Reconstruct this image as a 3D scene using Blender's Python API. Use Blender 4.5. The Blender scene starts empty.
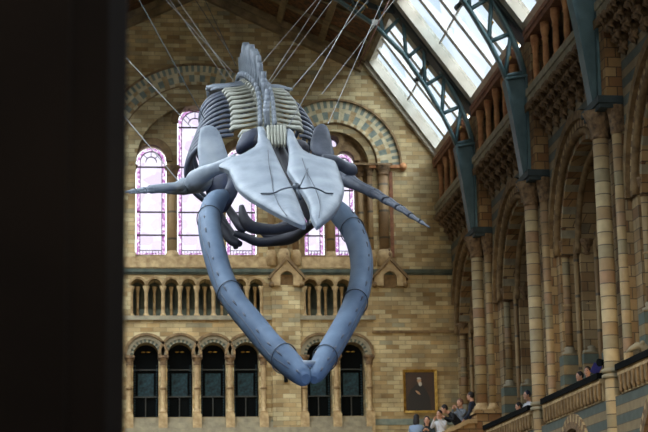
import bpy, bmesh, math, random
from math import pi, sin, cos, sqrt, atan2, radians
from mathutils import Vector, Matrix, geometry
random.seed(7)
S = bpy.context.scene
COL = S.collection

# ------------------------------------------------------------------ camera
F = 1745.0
CAM = Vector((0, 0, 1.6))
_y = Vector((-194, -374, -F)).normalized()
_z = Vector((-144, 8216, -F)); _z = (_z - _z.dot(_y) * _y).normalized()
_x = _y.cross(_z)
RW = Matrix((_x, _y, _z))          # world from camera (rows are world axes in camera space)
cd = bpy.data.cameras.new('camera'); cam = bpy.data.objects.new('camera', cd); COL.objects.link(cam)
cam.matrix_world = Matrix.Translation(CAM) @ RW.to_4x4()
cd.sensor_width = 36; cd.lens = F / 648 * 36; cd.clip_end = 500
cd.dof.use_dof = True; cd.dof.focus_distance = 31; cd.dof.aperture_fstop = 2.8
S.camera = cam

def ray(px, py): return RW @ Vector((px - 324, 216 - py, -F))
def at(px, py, Y):
    d = ray(px, py); return CAM + d * (Y / d.y)
def onx(px, py, X):
    d = ray(px, py); return CAM + d * (X / d.x)
D = 56.0
def bw(px, py):
    p = at(px, py, D); return p.x, p.z

# ------------------------------------------------------------------ materials
def lin(c):
    return tuple(((v / 255) / 12.92 if v / 255 <= .04045 else ((v / 255 + .055) / 1.055) ** 2.4) for v in c) + (1,)
def newmat(name):
    m = bpy.data.materials.new(name); m.use_nodes = True
    nt = m.node_tree; b = nt.nodes['Principled BSDF']
    return m, nt, b
def N(nt, t, **k):
    n = nt.nodes.new(t)
    for a, v in k.items(): setattr(n, a, v)
    return n
def mapped(nt, scale=(1, 1, 1)):
    """u = x + y, v = z : the same courses on both faces of a corner"""
    tc = N(nt, 'ShaderNodeTexCoord'); sp = N(nt, 'ShaderNodeSeparateXYZ'); ad = N(nt, 'ShaderNodeMath', operation='ADD'); cb = N(nt, 'ShaderNodeCombineXYZ')
    nt.links.new(tc.outputs['Object'], sp.inputs[0]); nt.links.new(sp.outputs[0], ad.inputs[0]); nt.links.new(sp.outputs[1], ad.inputs[1])
    nt.links.new(ad.outputs[0], cb.inputs[0]); nt.links.new(sp.outputs[2], cb.inputs[1])
    return tc, sp, cb
def ramp(nt, fac, stops, interp='LINEAR'):
    r = N(nt, 'ShaderNodeValToRGB'); r.color_ramp.interpolation = interp
    e = r.color_ramp.elements
    while len(e) < len(stops): e.new(.5)
    for i, (p, c) in enumerate(stops): e[i].position = p; e[i].color = lin(c)
    nt.links.new(fac, r.inputs[0]); return r
def brick(name, cols, mortar, bwid=.55, bh=.2, rough=.85, ms=.012):
    m, nt, b = newmat(name)
    tc, sp, cb = mapped(nt)
    br = N(nt, 'ShaderNodeTexBrick')
    br.inputs['Scale'].default_value = 1; br.inputs['Brick Width'].default_value = bwid; br.inputs['Row Height'].default_value = bh
    br.inputs['Mortar Size'].default_value = ms; br.inputs['Mortar Smooth'].default_value = .3
    br.inputs['Color1'].default_value = (0, 0, 0, 1); br.inputs['Color2'].default_value = (1, 1, 1, 1); br.inputs['Mortar'].default_value = (.5, .5, .5, 1)
    nt.links.new(cb.outputs[0], br.inputs['Vector'])
    r = ramp(nt, br.outputs['Color'], cols)
    no = N(nt, 'ShaderNodeTexNoise'); no.inputs['Scale'].default_value = 1.3; no.inputs['Detail'].default_value = 5
    nt.links.new(tc.outputs['Object'], no.inputs['Vector'])
    mr = N(nt, 'ShaderNodeMapRange'); mr.inputs[1].default_value = .3; mr.inputs[2].default_value = .7; mr.inputs[3].default_value = .6; mr.inputs[4].default_value = 1.25
    nt.links.new(no.outputs[0], mr.inputs[0])
    mx = N(nt, 'ShaderNodeMix', data_type='RGBA'); mx.inputs[7].default_value = lin(mortar)
    nt.links.new(br.outputs['Fac'], mx.inputs[0]); nt.links.new(r.outputs[0], mx.inputs[6])
    mu = N(nt, 'ShaderNodeMix', data_type='RGBA', blend_type='MULTIPLY'); mu.inputs[0].default_value = 1
    nt.links.new(mx.outputs[2], mu.inputs[6]); nt.links.new(mr.outputs[0], mu.inputs[7])
    nt.links.new(mu.outputs[2], b.inputs['Base Color'])
    b.inputs['Roughness'].default_value = rough
    bp = N(nt, 'ShaderNodeBump'); bp.inputs['Strength'].default_value = .5; bp.inputs['Distance'].default_value = .02; bp.invert = True
    nt.links.new(br.outputs['Fac'], bp.inputs['Height']); nt.links.new(bp.outputs[0], b.inputs['Normal'])
    return m
def stone(name, c1, c2, scale=4, rough=.8, bump=.3, metal=0, bscale=None):
    m, nt, b = newmat(name)
    tc = N(nt, 'ShaderNodeTexCoord'); no = N(nt, 'ShaderNodeTexNoise'); no.inputs['Scale'].default_value = scale; no.inputs['Detail'].default_value = 6
    nt.links.new(tc.outputs['Object'], no.inputs['Vector'])
    r = ramp(nt, no.outputs[0], [(.3, c1), (.7, c2)]); nt.links.new(r.outputs[0], b.inputs['Base Color'])
    b.inputs['Roughness'].default_value = rough; b.inputs['Metallic'].default_value = metal
    if bump:
        n2 = N(nt, 'ShaderNodeTexNoise'); n2.inputs['Scale'].default_value = bscale or scale * 3; nt.links.new(tc.outputs['Object'], n2.inputs['Vector'])
        bp = N(nt, 'ShaderNodeBump'); bp.inputs['Strength'].default_value = bump; bp.inputs['Distance'].default_value = .03
        nt.links.new(n2.outputs[0], bp.inputs['Height']); nt.links.new(bp.outputs[0], b.inputs['Normal'])
    return m
def banded(name, cols, h=.42, seed=0.0, alt=False):
    """stone drums of different colour with fine joints"""
    m, nt, b = newmat(name)
    tc = N(nt, 'ShaderNodeTexCoord'); sp = N(nt, 'ShaderNodeSeparateXYZ'); nt.links.new(tc.outputs['Object'], sp.inputs[0])
    dv = N(nt, 'ShaderNodeMath', operation='DIVIDE'); dv.inputs[1].default_value = h; nt.links.new(sp.outputs[2], dv.inputs[0])
    fl = N(nt, 'ShaderNodeMath', operation='FLOOR'); nt.links.new(dv.outputs[0], fl.inputs[0])
    oi = N(nt, 'ShaderNodeObjectInfo')
    ad = N(nt, 'ShaderNodeMath', operation='MULTIPLY_ADD'); ad.inputs[1].default_value = 1.37; ad.inputs[2].default_value = seed; nt.links.new(fl.outputs[0], ad.inputs[0])
    a2 = N(nt, 'ShaderNodeMath', operation='ADD'); nt.links.new(ad.outputs[0], a2.inputs[0]); nt.links.new(oi.outputs['Random'], a2.inputs[1])
    wn = N(nt, 'ShaderNodeTexWhiteNoise', noise_dimensions='1D'); nt.links.new(a2.outputs[0], wn.inputs['W'])
    al = N(nt, 'ShaderNodeMath', operation='PINGPONG'); al.inputs[1].default_value = 1; nt.links.new(fl.outputs[0], al.inputs[0])
    r = ramp(nt, al.outputs[0] if alt else wn.outputs[0], cols, 'CONSTANT')
    fr = N(nt, 'ShaderNodeMath', operation='FRACT'); nt.links.new(dv.outputs[0], fr.inputs[0])
    lt = N(nt, 'ShaderNodeMath', operation='LESS_THAN'); lt.inputs[1].default_value = .08; nt.links.new(fr.outputs[0], lt.inputs[0])
    mx = N(nt, 'ShaderNodeMix', data_type='RGBA'); mx.inputs[7].default_value = lin((92, 80, 62)); nt.links.new(lt.outputs[0], mx.inputs[0]); nt.links.new(r.outputs[0], mx.inputs[6])
    no = N(nt, 'ShaderNodeTexNoise'); no.inputs['Scale'].default_value = 5; nt.links.new(tc.outputs['Object'], no.inputs['Vector'])
    mr = N(nt, 'ShaderNodeMapRange'); mr.inputs[3].default_value = .65; mr.inputs[4].default_value = 1.3; nt.links.new(no.outputs[0], mr.inputs[0])
    mu = N(nt, 'ShaderNodeMix', data_type='RGBA', blend_type='MULTIPLY'); mu.inputs[0].default_value = 1
    nt.links.new(mx.outputs[2], mu.inputs[6]); nt.links.new(mr.outputs[0], mu.inputs[7])
    nt.links.new(mu.outputs[2], b.inputs['Base Color']); b.inputs['Roughness'].default_value = .7
    return m
def flat(name, c, rough=.7, metal=0, spec=.5):
    m, nt, b = newmat(name); b.inputs['Specular IOR Level'].default_value = spec; b.inputs['Base Color'].default_value = lin(c); b.inputs['Roughness'].default_value = rough; b.inputs['Metallic'].default_value = metal; return m
def glass(name, c1, c2, scale=0, gloss=.04):
    m, nt, b = newmat(name); nt.nodes.remove(b)
    out = nt.nodes['Material Output']; tr = N(nt, 'ShaderNodeBsdfTransparent'); gl = N(nt, 'ShaderNodeBsdfGlossy'); gl.inputs['Roughness'].default_value = .15
    ms = N(nt, 'ShaderNodeMixShader'); ms.inputs[0].default_value = gloss
    nt.links.new(tr.outputs[0], ms.inputs[1]); nt.links.new(gl.outputs[0], ms.inputs[2]); nt.links.new(ms.outputs[0], out.inputs[0])
    if scale:
        tc = N(nt, 'ShaderNodeTexCoord'); vo = N(nt, 'ShaderNodeTexVoronoi'); vo.inputs['Scale'].default_value = scale
        nt.links.new(tc.outputs['Object'], vo.inputs['Vector'])
        r = ramp(nt, vo.outputs['Color'], [(0.2, c1), (.75, c2)]); nt.links.new(r.outputs[0], tr.inputs[0])
    else: tr.inputs[0].default_value = lin(c1)
    return m

M = {}
M['brick'] = brick('buff_brick', [(0, (146, 118, 74)), (.3, (178, 155, 110)), (.65, (202, 186, 142)), (.85, (182, 152, 102)), (1, (152, 144, 114))], (142, 126, 92), .42, .145, ms=.009)
M['brick_r'] = brick('brown_terracotta_brick', [(0, (120, 88, 56)), (.35, (150, 122, 82)), (.65, (172, 146, 104)), (1, (132, 118, 92))], (96, 80, 58), .45, .24)
M['tanblock'] = brick('tan_block', [(0, (122, 82, 50)), (.5, (150, 116, 72)), (1, (176, 148, 104))], (84, 66, 46), .36, .22)
M['buff'] = stone('buff_stone', (142, 114, 76), (196, 170, 124), 5, bump=.4)
M['buffdark'] = stone('dark_buff_stone', (98, 76, 48), (150, 122, 82), 5, bump=.5)  # darker tone of the buff stone
M['carved'] = stone('carved_stone', (78, 60, 42), (146, 116, 80), 9, bump=1.0, bscale=14)
M['greyst'] = stone('grey_stone', (124, 116, 96), (158, 148, 120), 4)
M['greenst'] = stone('grey_green_stone', (54, 64, 56), (88, 94, 78), 4)
M['blue'] = stone('blue_grey_stone', (108, 120, 110), (140, 146, 130), 5)
M['cream'] = stone('cream_stone', (186, 172, 134), (212, 198, 160), 5)
M['terracotta'] = stone('terracotta', (168, 108, 68), (210, 156, 104), 6, bump=.3)
M['redbrown'] = stone('red_brown_stone', (112, 70, 48), (146, 98, 66), 6, bump=.3)
M['darkroom'] = flat('dark_interior', (22, 26, 26), .9, spec=.1)
M['teal'] = stone('dark_teal_glass_screen', (8, 22, 26), (34, 70, 80), 14, rough=.8, bump=0)
M['black'] = flat('near_black_door', (10, 14, 15), .9, spec=.1)
M['iron'] = stone('blue_green_painted_iron', (74, 100, 104), (96, 124, 128), 3, rough=.45, bump=.1, metal=.1)
M['irondk'] = stone('dark_green_painted_iron', (24, 34, 34), (38, 48, 46), 3, rough=.5, bump=.1)
M['slab'] = stone('slate_slab', (38, 50, 52), (62, 74, 74), 4)
M['leadl'] = flat('window_lead', (70, 60, 66), .6)
M['white_paint'] = stone('off_white_paint', (212, 210, 204), (230, 228, 222), 2, bump=0)
M['creamboard'] = stone('cream_brown_board', (164, 156, 138), (196, 190, 174), 2, bump=0)
M['wood'] = stone('ceiling_wood', (96, 80, 54), (146, 124, 86), 3, bump=.2)
M['panel'] = stone('painted_ceiling_panel', (40, 36, 22), (130, 84, 44), 7, bump=0)
M['gold'] = stone('gilding', (160, 116, 44), (222, 180, 90), 8, rough=.35, metal=.6)
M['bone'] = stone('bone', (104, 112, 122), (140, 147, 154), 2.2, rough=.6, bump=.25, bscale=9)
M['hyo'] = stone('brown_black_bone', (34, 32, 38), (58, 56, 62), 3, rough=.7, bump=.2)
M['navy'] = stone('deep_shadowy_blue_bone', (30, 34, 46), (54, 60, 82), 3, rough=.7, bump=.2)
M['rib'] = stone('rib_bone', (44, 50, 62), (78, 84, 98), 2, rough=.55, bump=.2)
M['jaw'] = stone('blue_lit_jawbone', (62, 80, 102), (96, 114, 134), 1.6, rough=.75, bump=.2, bscale=6)  # weak top light and blue spotlight tint put into the jaw colour
M['bonedk'] = stone('dark_bone', (46, 50, 60), (80, 84, 94), 3, rough=.6, bump=.25, bscale=9)  # darker bone tone for right-hand limb bones and fine lines
M['bonecr'] = stone('creamy_bone', (122, 122, 110), (160, 160, 146), 3, rough=.6, bump=.3, bscale=9)
M['steel'] = stone('dark_steel', (56, 62, 70), (84, 90, 98), 3, rough=.4, bump=0, metal=.6)
M['cable'] = flat('steel_cable', (168, 168, 164), .4, .3)
M['cabled'] = flat('dark_cable', (74, 84, 84), .5, .2)
M['rodred'] = flat('rust_red_rod', (96, 58, 46), .5)
M['pillar'] = stone('unlit_near_black', (20, 15, 12), (30, 23, 18), 1.5, rough=.9, bump=0)  # the post's unlit look is put into a near-black colour
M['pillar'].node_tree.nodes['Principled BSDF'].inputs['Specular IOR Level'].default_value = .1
M['floor'] = brick('stone_floor_tiles', [(0, (110, 104, 92)), (1, (150, 142, 126))], (70, 66, 60), 1, 1)
M['sband'] = banded('banded_drum_stone', [(0, (172, 150, 110)), (.3, (154, 128, 90)), (.5, (148, 134, 102)), (.66, (182, 162, 122)), (.86, (150, 118, 86))], .28)
M['sband2'] = banded('banded_column_stone', [(0, (166, 140, 98)), (.4, (144, 116, 80)), (.62, (138, 124, 92)), (.8, (146, 116, 84))], .3)
M['sbrown'] = banded('brown_column_stone', [(0, (150, 122, 82)), (.4, (132, 104, 70)), (.7, (160, 136, 96))], .9)
M['bluecream'] = banded('blue_and_cream_banding', [(0, (86, 98, 90)), (.5, (140, 120, 84))], .24, alt=True)
M['stripe'] = banded('grey_tan_stripe', [(0, (84, 92, 84)), (.5, (138, 120, 88))], .2, alt=True)
M['glass_c'] = glass('clear_leaded_glass', (205, 196, 205), (213, 207, 213), 3)
M['glass_b'] = glass('pink_border_glass', (176, 134, 172), (220, 208, 216), 14)
M['glass_r'] = glass('roof_glass', (190, 196, 200), (206, 208, 210), 1.2)

# ------------------------------------------------------------------ mesh builder
class MB:
    def __init__(s, T=None): s.v = []; s.f = []; s.mi = []; s.T = T; s.m = 0; s.sm = []
    def pt(s, p):
        s.v.append(s.T(*p) if s.T else tuple(p)); return len(s.v) - 1
    def face(s, idx, smooth=False): s.f.append(idx); s.mi.append(s.m); s.sm.append(smooth)
    def box(s, a, b):
        x0, y0, z0 = a; x1, y1, z1 = b
        i = [s.pt(p) for p in ((x0,y0,z0),(x1,y0,z0),(x1,y1,z0),(x0,y1,z0),(x0,y0,z1),(x1,y0,z1),(x1,y1,z1),(x0,y1,z1))]
        for q in ((0,3,2,1),(4,5,6,7),(0,1,5,4),(1,2,6,5),(2,3,7,6),(3,0,4,7)): s.face([i[k] for k in q])
    def prism(s, poly, w0, w1, holes=()):
        """polygon (u, v) with holes extruded from w0 to w1"""
        loops = [list(poly)] + [list(h) for h in holes]
        tri = geometry.tessellate_polygon([[Vector((p[0], p[1], 0)) for p in l] for l in loops])
        flatl = [p for l in loops for p in l]
        A = [s.pt((p[0], p[1], w0)) for p in flatl]; B = [s.pt((p[0], p[1], w1)) for p in flatl]
        for t in tri: s.face([A[k] for k in t]); s.face([B[k] for k in reversed(t)])
        o = 0
        for l in loops:
            n = len(l)
            for k in range(n):
                a, b = o + k, o + (k + 1) % n
                s.face([A[a], A[b], B[b], B[a]])
            o += n
    def tube(s, pts, rad, n=8, cap=True, smooth=True, up=None, ph=0):
        """sweep: rad is a number, or list of numbers or (a, b) pairs (a along side, b along up)"""
        pts = [Vector(p) for p in pts]; k = len(pts)
        if not isinstance(rad, (list,)): rad = [rad] * k
        rings = []; prev = None
        for i, p in enumerate(pts):
            t = (pts[min(i + 1, k - 1)] - pts[max(i - 1, 0)])
            t = t.normalized() if t.length > 1e-9 else Vector((0, 0, 1))
            u = Vector(up) if up is not None else (prev if prev is not None else (Vector((0, 0, 1)) if abs(t.z) < .9 else Vector((0, 1, 0))))
            u = (u - u.dot(t) * t)
            u = u.normalized() if u.length > 1e-6 else t.orthogonal().normalized()
            prev = u; sd = t.cross(u)
            r = rad[i]; a, b = (r if isinstance(r, (tuple,)) else (r, r))
            rings.append([s.pt(p + sd * (a * cos(2 * pi * j / n + ph)) + u * (b * sin(2 * pi * j / n + ph))) for j in range(n)])
        for i in range(k - 1):
            for j in range(n):
                s.face([rings[i][j], rings[i][(j + 1) % n], rings[i + 1][(j + 1) % n], rings[i + 1][j]], smooth)
        if cap: s.face(list(reversed(rings[0]))); s.face(rings[-1])
    def lathe(s, prof, c, n=16, lobes=0, amp=0, lob_range=None):
        """profile [(r, z)] about the vertical axis through c (x, y, z0)"""
        rings = []
        for q, (r, z) in enumerate(prof):
            ring = []
            for j in range(n):
                a = 2 * pi * j / n; rr = r
                if lobes and (lob_range is None or lob_range[0] <= q <= lob_range[1]): rr = r * (1 + amp * cos(lobes * a + q * pi))
                ring.append(s.pt((c[0] + rr * cos(a), c[1] + rr * sin(a), c[2] + z)))
            rings.append(ring)
        for i in range(len(rings) - 1):
            for j in range(n): s.face([rings[i][j], rings[i][(j + 1) % n], rings[i + 1][(j + 1) % n], rings[i + 1][j]], True)
        s.face(list(reversed(rings[0]))); s.face(rings[-1])
    def arch(s, cu, cv, r0, r1, w0, w1, a0=0, a1=pi, n=24, mats=None):
        """ring segment in the wall plane; mats cycles material slots by voussoir"""
        for k in range(n):
            t0 = a0 + (a1 - a0) * k / n; t1 = a0 + (a1 - a0) * (k + 1) / n
            q = [(cu + r * cos(t), cv + r * sin(t)) for r, t in ((r0, t0), (r1, t0), (r1, t1), (r0, t1))]
            if mats: s.m = mats[k % len(mats)]
            A = [s.pt((p[0], p[1], w0)) for p in q]; B = [s.pt((p[0], p[1], w1)) for p in q]
            s.face(A); s.face(B[::-1])
            for i, j in ((0, 1), (1, 2), (2, 3), (3, 0)): s.face([A[i], A[j], B[j], B[i]])
    def ellipsoid(s, c, r, nu=12, nv=8, rot=None):
        R = rot or Matrix.Identity(3); c = Vector(c); rings = []
        for i in range(1, nv):
            th = pi * i / nv
            rings.append([s.pt(c + R @ Vector((r[0] * sin(th) * cos(2 * pi * j / nu), r[1] * sin(th) * sin(2 * pi * j / nu), r[2] * cos(th)))) for j in range(nu)])
        t = s.pt(c + R @ Vector((0, 0, r[2]))); b = s.pt(c + R @ Vector((0, 0, -r[2])))
        for j in range(nu):
            s.face([t, rings[0][j], rings[0][(j + 1) % nu]], True); s.face([b, rings[-1][(j + 1) % nu], rings[-1][j]], True)
            for i in range(nv - 2): s.face([rings[i][j], rings[i + 1][j], rings[i + 1][(j + 1) % nu], rings[i][(j + 1) % nu]], True)
    def build(s, name, mat, parent=None, origin=None):
        me = bpy.data.meshes.new(name)
        o = Vector((0, 0, 0))
        if parent is not None:
            r = parent
            while r is not None: o = o + r.location; r = r.parent
        elif origin is not None: o = Vector(origin)
        me.from_pydata([tuple(Vector(v) - o) for v in s.v], [], s.f)
        for m in (mat if isinstance(mat, (list, tuple)) else [mat]): me.materials.append(M[m])
        for p, i, q in zip(me.polygons, s.mi, s.sm): p.material_index = i; p.use_smooth = q
        bm = bmesh.new(); bm.from_mesh(me); bmesh.ops.recalc_face_normals(bm, faces=bm.faces); bm.to_mesh(me); bm.free()
        ob = bpy.data.objects.new(name, me); COL.objects.link(ob)
        if parent is not None: ob.parent = parent
        elif origin is not None: ob.location = o
        return ob

def tag(o, label=None, cat=None, group=None, kind=None):
    if label: o['label'] = label
    if cat: o['category'] = cat
    if group: o['group'] = group
    if kind: o['kind'] = kind
    return o
def struct(o, label=None, cat=None): return tag(o, label, cat, kind='structure')
def empty(name, loc): 
    o = bpy.data.objects.new(name, None); COL.objects.link(o); o.location = loc; o.empty_display_size = .1; return o
def thing(name, loc, label, cat, group=None): return tag(empty(name, loc), label, cat, group)
def dup(root, delta, label=None, group=None):
    def cp(o, par):
        c = o.copy(); COL.objects.link(c)
        if par is not None: c.parent = par
        for ch in o.children: cp(ch, c)
        return c
    r = cp(root, None); r.location = Vector(root.location) + Vector(delta)
    if label: r['label'] = label
    if group: r['group'] = group
    return r
ORD = ['first','second','third','fourth','fifth','sixth','seventh','eighth','ninth','tenth','eleventh','twelfth']

TB = lambda u, v, w: (u, D - w, v)                 # back wall: u = X, v = Z, w towards the viewer
XW = 10.62
TR = lambda u, v, w: (XW - w, u, v)                # right wall: u = Y
CX = 2.2
TL = lambda u, v, w: (2 * CX - XW + w, u, v)       # left wall, mirrored
def arc_poly(cu, base, hw, spring, n=16, r=None):
    r = r or hw
    return [(cu - hw, base), (cu + hw, base)] + [(cu + r * cos(pi * k / n), spring + r * sin(pi * k / n)) for k in range(n + 1)]
def circ(cu, cv, r, n=20): return [(cu + r * cos(2 * pi * k / n), cv + r * sin(2 * pi * k / n)) for k in range(n)]
def U(px, py=260): return bw(px, py)[0]
def V(py, px=300): return bw(px, py)[1]
PM = 30.9   # pixels per metre on the back wall
WORLD, RL, ENT, BLUE, LAMP, WARM = 3.2, 92000, 750, 3000, 8, 6000

# ================================================================== BACK WALL
XL = 2 * CX - XW
EZ, KX, KZ, AZ = 15.68, 7.78, 18.89, 21.5           # eave height, knee of the roof, apex
EX = 10.12
v_str, v_sill, v_s2 = V(271), V(318), V(332)
G1, G2 = U(197, 165), U(334, 165)                   # centres of the two great arches
IMP = V(165)
r1i, r2i = 62 / PM, 36 / PM
A_L = [U(146, 360), U(180, 360), U(213.5, 360), U(246.5, 360)]
A_R = [U(319.5, 360), U(352.5, 360)]
hwA = 12.6 / PM; sprA, botA = V(355, 200), V(417, 200)
TL_ = [U(x, 300) for x in (137.8, 154.7, 171.6, 188.6, 205.6, 222.5, 239.5, 256.3)]
TR_ = [U(x, 300) for x in (310.7, 327.3, 343.8, 360.3)]
hwT = 7.1 / PM; sprT, botT = V(286, 250), V(315.5, 250)
outer = [(XL - 5, 0), (XW + 5, 0), (XW + 5, EZ - .1), (XW + .5, EZ - .1), (EX, EZ), (KX, KZ), (CX, AZ), (2 * CX - KX, KZ), (2 * CX - EX, EZ), (XL, EZ - .1), (XL - 5, EZ - .1)]
botW = V(257)
holes = [arc_poly(c, botA, hwA, sprA) for c in A_L + A_R]
def scallop(arr):
    P = [(arr[0] - hwT, botT), (arr[-1] + hwT, botT)]
    for c in reversed(arr): P += [(c + hwT * cos(pi * k / 10), sprT + hwT * sin(pi * k / 10)) for k in range(11)]
    return P
holes += [scallop(TL_), scallop(TR_)]
holes += [arc_poly(G1, botW, r1i + .0, IMP, 28), arc_poly(G2, botW, r2i, IMP, 24)]
b = MB(TB); b.prism(outer, 0, -.75, holes); struct(b.build('wall_back', 'brick'))
# recessed tympanum walls with the window openings
def wins(defs): return [arc_poly(c, botW + .12, hw, sp, 16) for c, hw, sp in defs]
W1 = [(U(151), 14.8 / PM, V(159)), (U(196), 17.5 / PM, V(121)), (U(242.5), 14.8 / PM, V(159))]
W2 = [(U(316.5), 9.8 / PM, V(159, 330)), (U(347.5), 9.8 / PM, V(159, 330))]
OC = (U(333.5, 142), V(140, 332)); rO = 6.2 / PM
b = MB(TB)
b.prism(arc_poly(G1, botW, r1i + .35, IMP, 28), -.3, -.75, wins([(c, h + .03, s) for c, h, s in W1]))
struct(b.build('wall_back', 'brick'))
b = MB(TB); b.prism(arc_poly(G2, botW, r2i + .25, IMP, 24), -.3, -.75, wins([(c, h + .03, s) for c, h, s in W2]) + [circ(*OC, rO)])
struct(b.build('wall_back', 'buffdark'))
# room behind the openings
b = MB(TB)
b.box((XL, 0, -4.2), (XW, botW - .25, -4.0)); b.box((XL, botW - .4, -4), (XW, botW - .25, -.75)); b.box((XL, 6.6, -4), (XW, 6.75, -.75))
b.box((XL, v_sill - .5, -4), (XW, v_sill - .35, -.76))
b.box((XL - .2, 0, -4.2), (XL, botW, -.75)); b.box((XW, 0, -4.2), (XW + .2, botW, -.75))
struct(b.build('wall_rear_corridor', 'darkroom'))
b = MB(TB); b.box((XL, v_sill - .3, -1.3), (XW, botW - .3, -1.2)); struct(b.build('wall_triforium', 'greenst'))

# windows: frame of lead and iron, border glass and clear glass
TBW = lambda u, v, w: (u, D - w + .08, v)
def window(n, c, hw, sp, bars, label, rnd=False):
    root = struct(empty('window_%d' % n, (c, D + .55, botW)), label, 'window')
    b = MB(TBW)
    if rnd:
        b.m = 0; b.prism(circ(c, sp, hw), -.56, -.58); b.build('pane', ['glass_c'], root)
        b = MB(TBW); b.arch(c, sp, hw - .03, hw + .01, -.5, -.62, 0, 2 * pi, 20); b.build('window_frame', 'leadl', root); return root
    base = botW + .12; inn = hw - .12
    b.m = 0; b.prism(arc_poly(c, base + .12, inn, sp, 16), -.56, -.58)
    b.m = 1; b.prism(arc_poly(c, base, hw, sp, 20), -.56, -.58, [arc_poly(c, base + .12, inn, sp, 16)])
    b.build('pane', ['glass_c', 'glass_b'], root)
    b = MB(TBW)
    for y in bars: b.box((c - hw, y - .02, -.52), (c + hw, y + .02, -.6))
    for s in (-1, 1): b.box((c + s * inn - .011, base, -.53), (c + s * inn + .011, sp, -.6))
    b.arch(c, sp, inn - .012, inn + .012, -.53, -.6, n=20)
    b.arch(c, sp, inn * .5 - .012, inn * .5 + .012, -.53, -.6, n=14)
    for a in (.25, .5, .75): b.box((c - .01, sp + inn * .5, -.53), (c + .01, sp + inn, -.6)) if a == .5 else b.tube([(c + inn * .5 * cos(pi * a), sp + inn * .5 * sin(pi * a), -.56), (c + inn * cos(pi * a), sp + inn * sin(pi * a), -.56)], .012, 6)
    b.box((c - inn, base + .2, -.53), (c + inn, base + .215, -.6))
    k = int(inn * 2 / .09)
    for i in range(1, k): b.box((c - inn + i * inn * 2 / k - .008, base, -.53), (c - inn + i * inn * 2 / k + .008, base + .18, -.6))
    b.build('window_frame', 'leadl', root)
    return root
bars1 = [V(164), V(186), V(209), V(232)]
window(1, *W1[0], bars1, 'tall round-headed stained glass window beside the dark post')
window(2, *W1[1], [V(124)] + bars1, 'tallest stained glass window, partly behind the whale ribs')
window(3, *W1[2], bars1, 'stained glass window seen below the whale skull')
window(4, *W2[0], bars1, 'narrow stained glass lancet beside the left jaw side of the right arch')
window(5, *W2[1], bars1, 'narrow stained glass lancet behind the right jawbone')
window(6, OC[0], rO, OC[1], [], 'small round window above the pair of lancets', True)

# great arches: rings of voussoirs, orders and hood
def great_arch(c, rin, ro, rh, label, n, a0=0):
    root = thing('great_arch', (c, D, IMP), label, 'arch')
    w = rh
    b = MB(TB)   # recessed rolls
    steps = 3; d = (ro - rin) / steps
    for k in range(steps):
        b.arch(c, IMP, rin + d * k, rin + d * (k + 1) + .001, -.3 + .1 * k, -.7, n=32)
        rr = rin + d * (k + .95); b.tube([(c + rr * cos(pi * t / 32), IMP + rr * sin(pi * t / 32), -.24 + .1 * k) for t in range(33)], .05, 6)
    b.build('recessed_orders', 'buffdark', root)
    L = rh - ro
    b = MB(TB); b.arch(c, IMP, ro, ro + L * .12, -.1, .07, n=40, a0=a0, mats=[0, 1]); b.build('inner_edge', ['cream', 'buff'], root)
    b = MB(TB); b.arch(c, IMP, ro + L * .12, ro + L * .46, -.1, .03, n=n, a0=a0, mats=[0, 1, 0, 2]); b.build('wide_voussoirs', ['blue', 'cream', 'buff'], root)
    b = MB(TB); b.arch(c, IMP, ro + L * .46, ro + L * .62, -.1, .035, n=n, a0=a0, mats=[0, 0, 1]); b.build('cream_ring', ['cream', 'buff'], root)
    b = MB(TB); b.arch(c, IMP, ro + L * .62, ro + L * .92, -.1, .04, n=n * 2, a0=a0, mats=[0, 1]); b.build('narrow_voussoirs', ['blue', 'cream'], root)
    b = MB(TB); b.arch(c, IMP, ro + L * .92, rh, -.05, .14, n=40, a0=a0)
    b.build('hood_mould', 'buffdark', root)
    return root
gR = great_arch(G2, r2i, 45 / PM, 70 / PM, 'great round arch of blue and cream stones over the lancet pair', 30)
b = MB(TB); b.box((G2 + 36 / PM, IMP - .1, -.2), (G2 + 72 / PM, IMP, .16)); b.ellipsoid((G2 + 71 / PM, IMP - .05, .1), (.14, .14, .14))
struct(b.build('trim_1', 'terracotta'))
gL = great_arch(G1, r1i, 84 / PM, 106 / PM, 'largest round arch on the dark gable, behind the whale spine', 44, .53)
gR.location.y -= .03
# oculus ring and lancet surrounds
b = MB(TB); b.arch(*OC, rO, rO + .13, -.3, -.14, 0, 2 * pi, 24); b.arch(*OC, rO + .13, rO + .2, -.3, -.148, 0, 2 * pi, 24)
for c, hw, sp in W2: b.arch(c, sp, hw, hw + .1, -.3, -.12, n=20); b.arch(c, sp, hw + .1, hw + .2, -.3, -.144, n=20)
struct(b.build('trim_2', 'buffdark'))
b = MB(TB)
for c, hw, sp in W1:
    b.arch(c, sp, hw, hw + .1, -.3, -.12, n=20); b.arch(c, sp, hw + .1, hw + .24, -.3, -.144, n=20)
    b.box((c - hw - .2, sp - .06, -.3), (c - hw, sp + .02, -.12)); b.box((c + hw, sp - .06, -.3), (c + hw + .2, sp + .02, -.12))
struct(b.build('trim_3', 'buffdark'))

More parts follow.
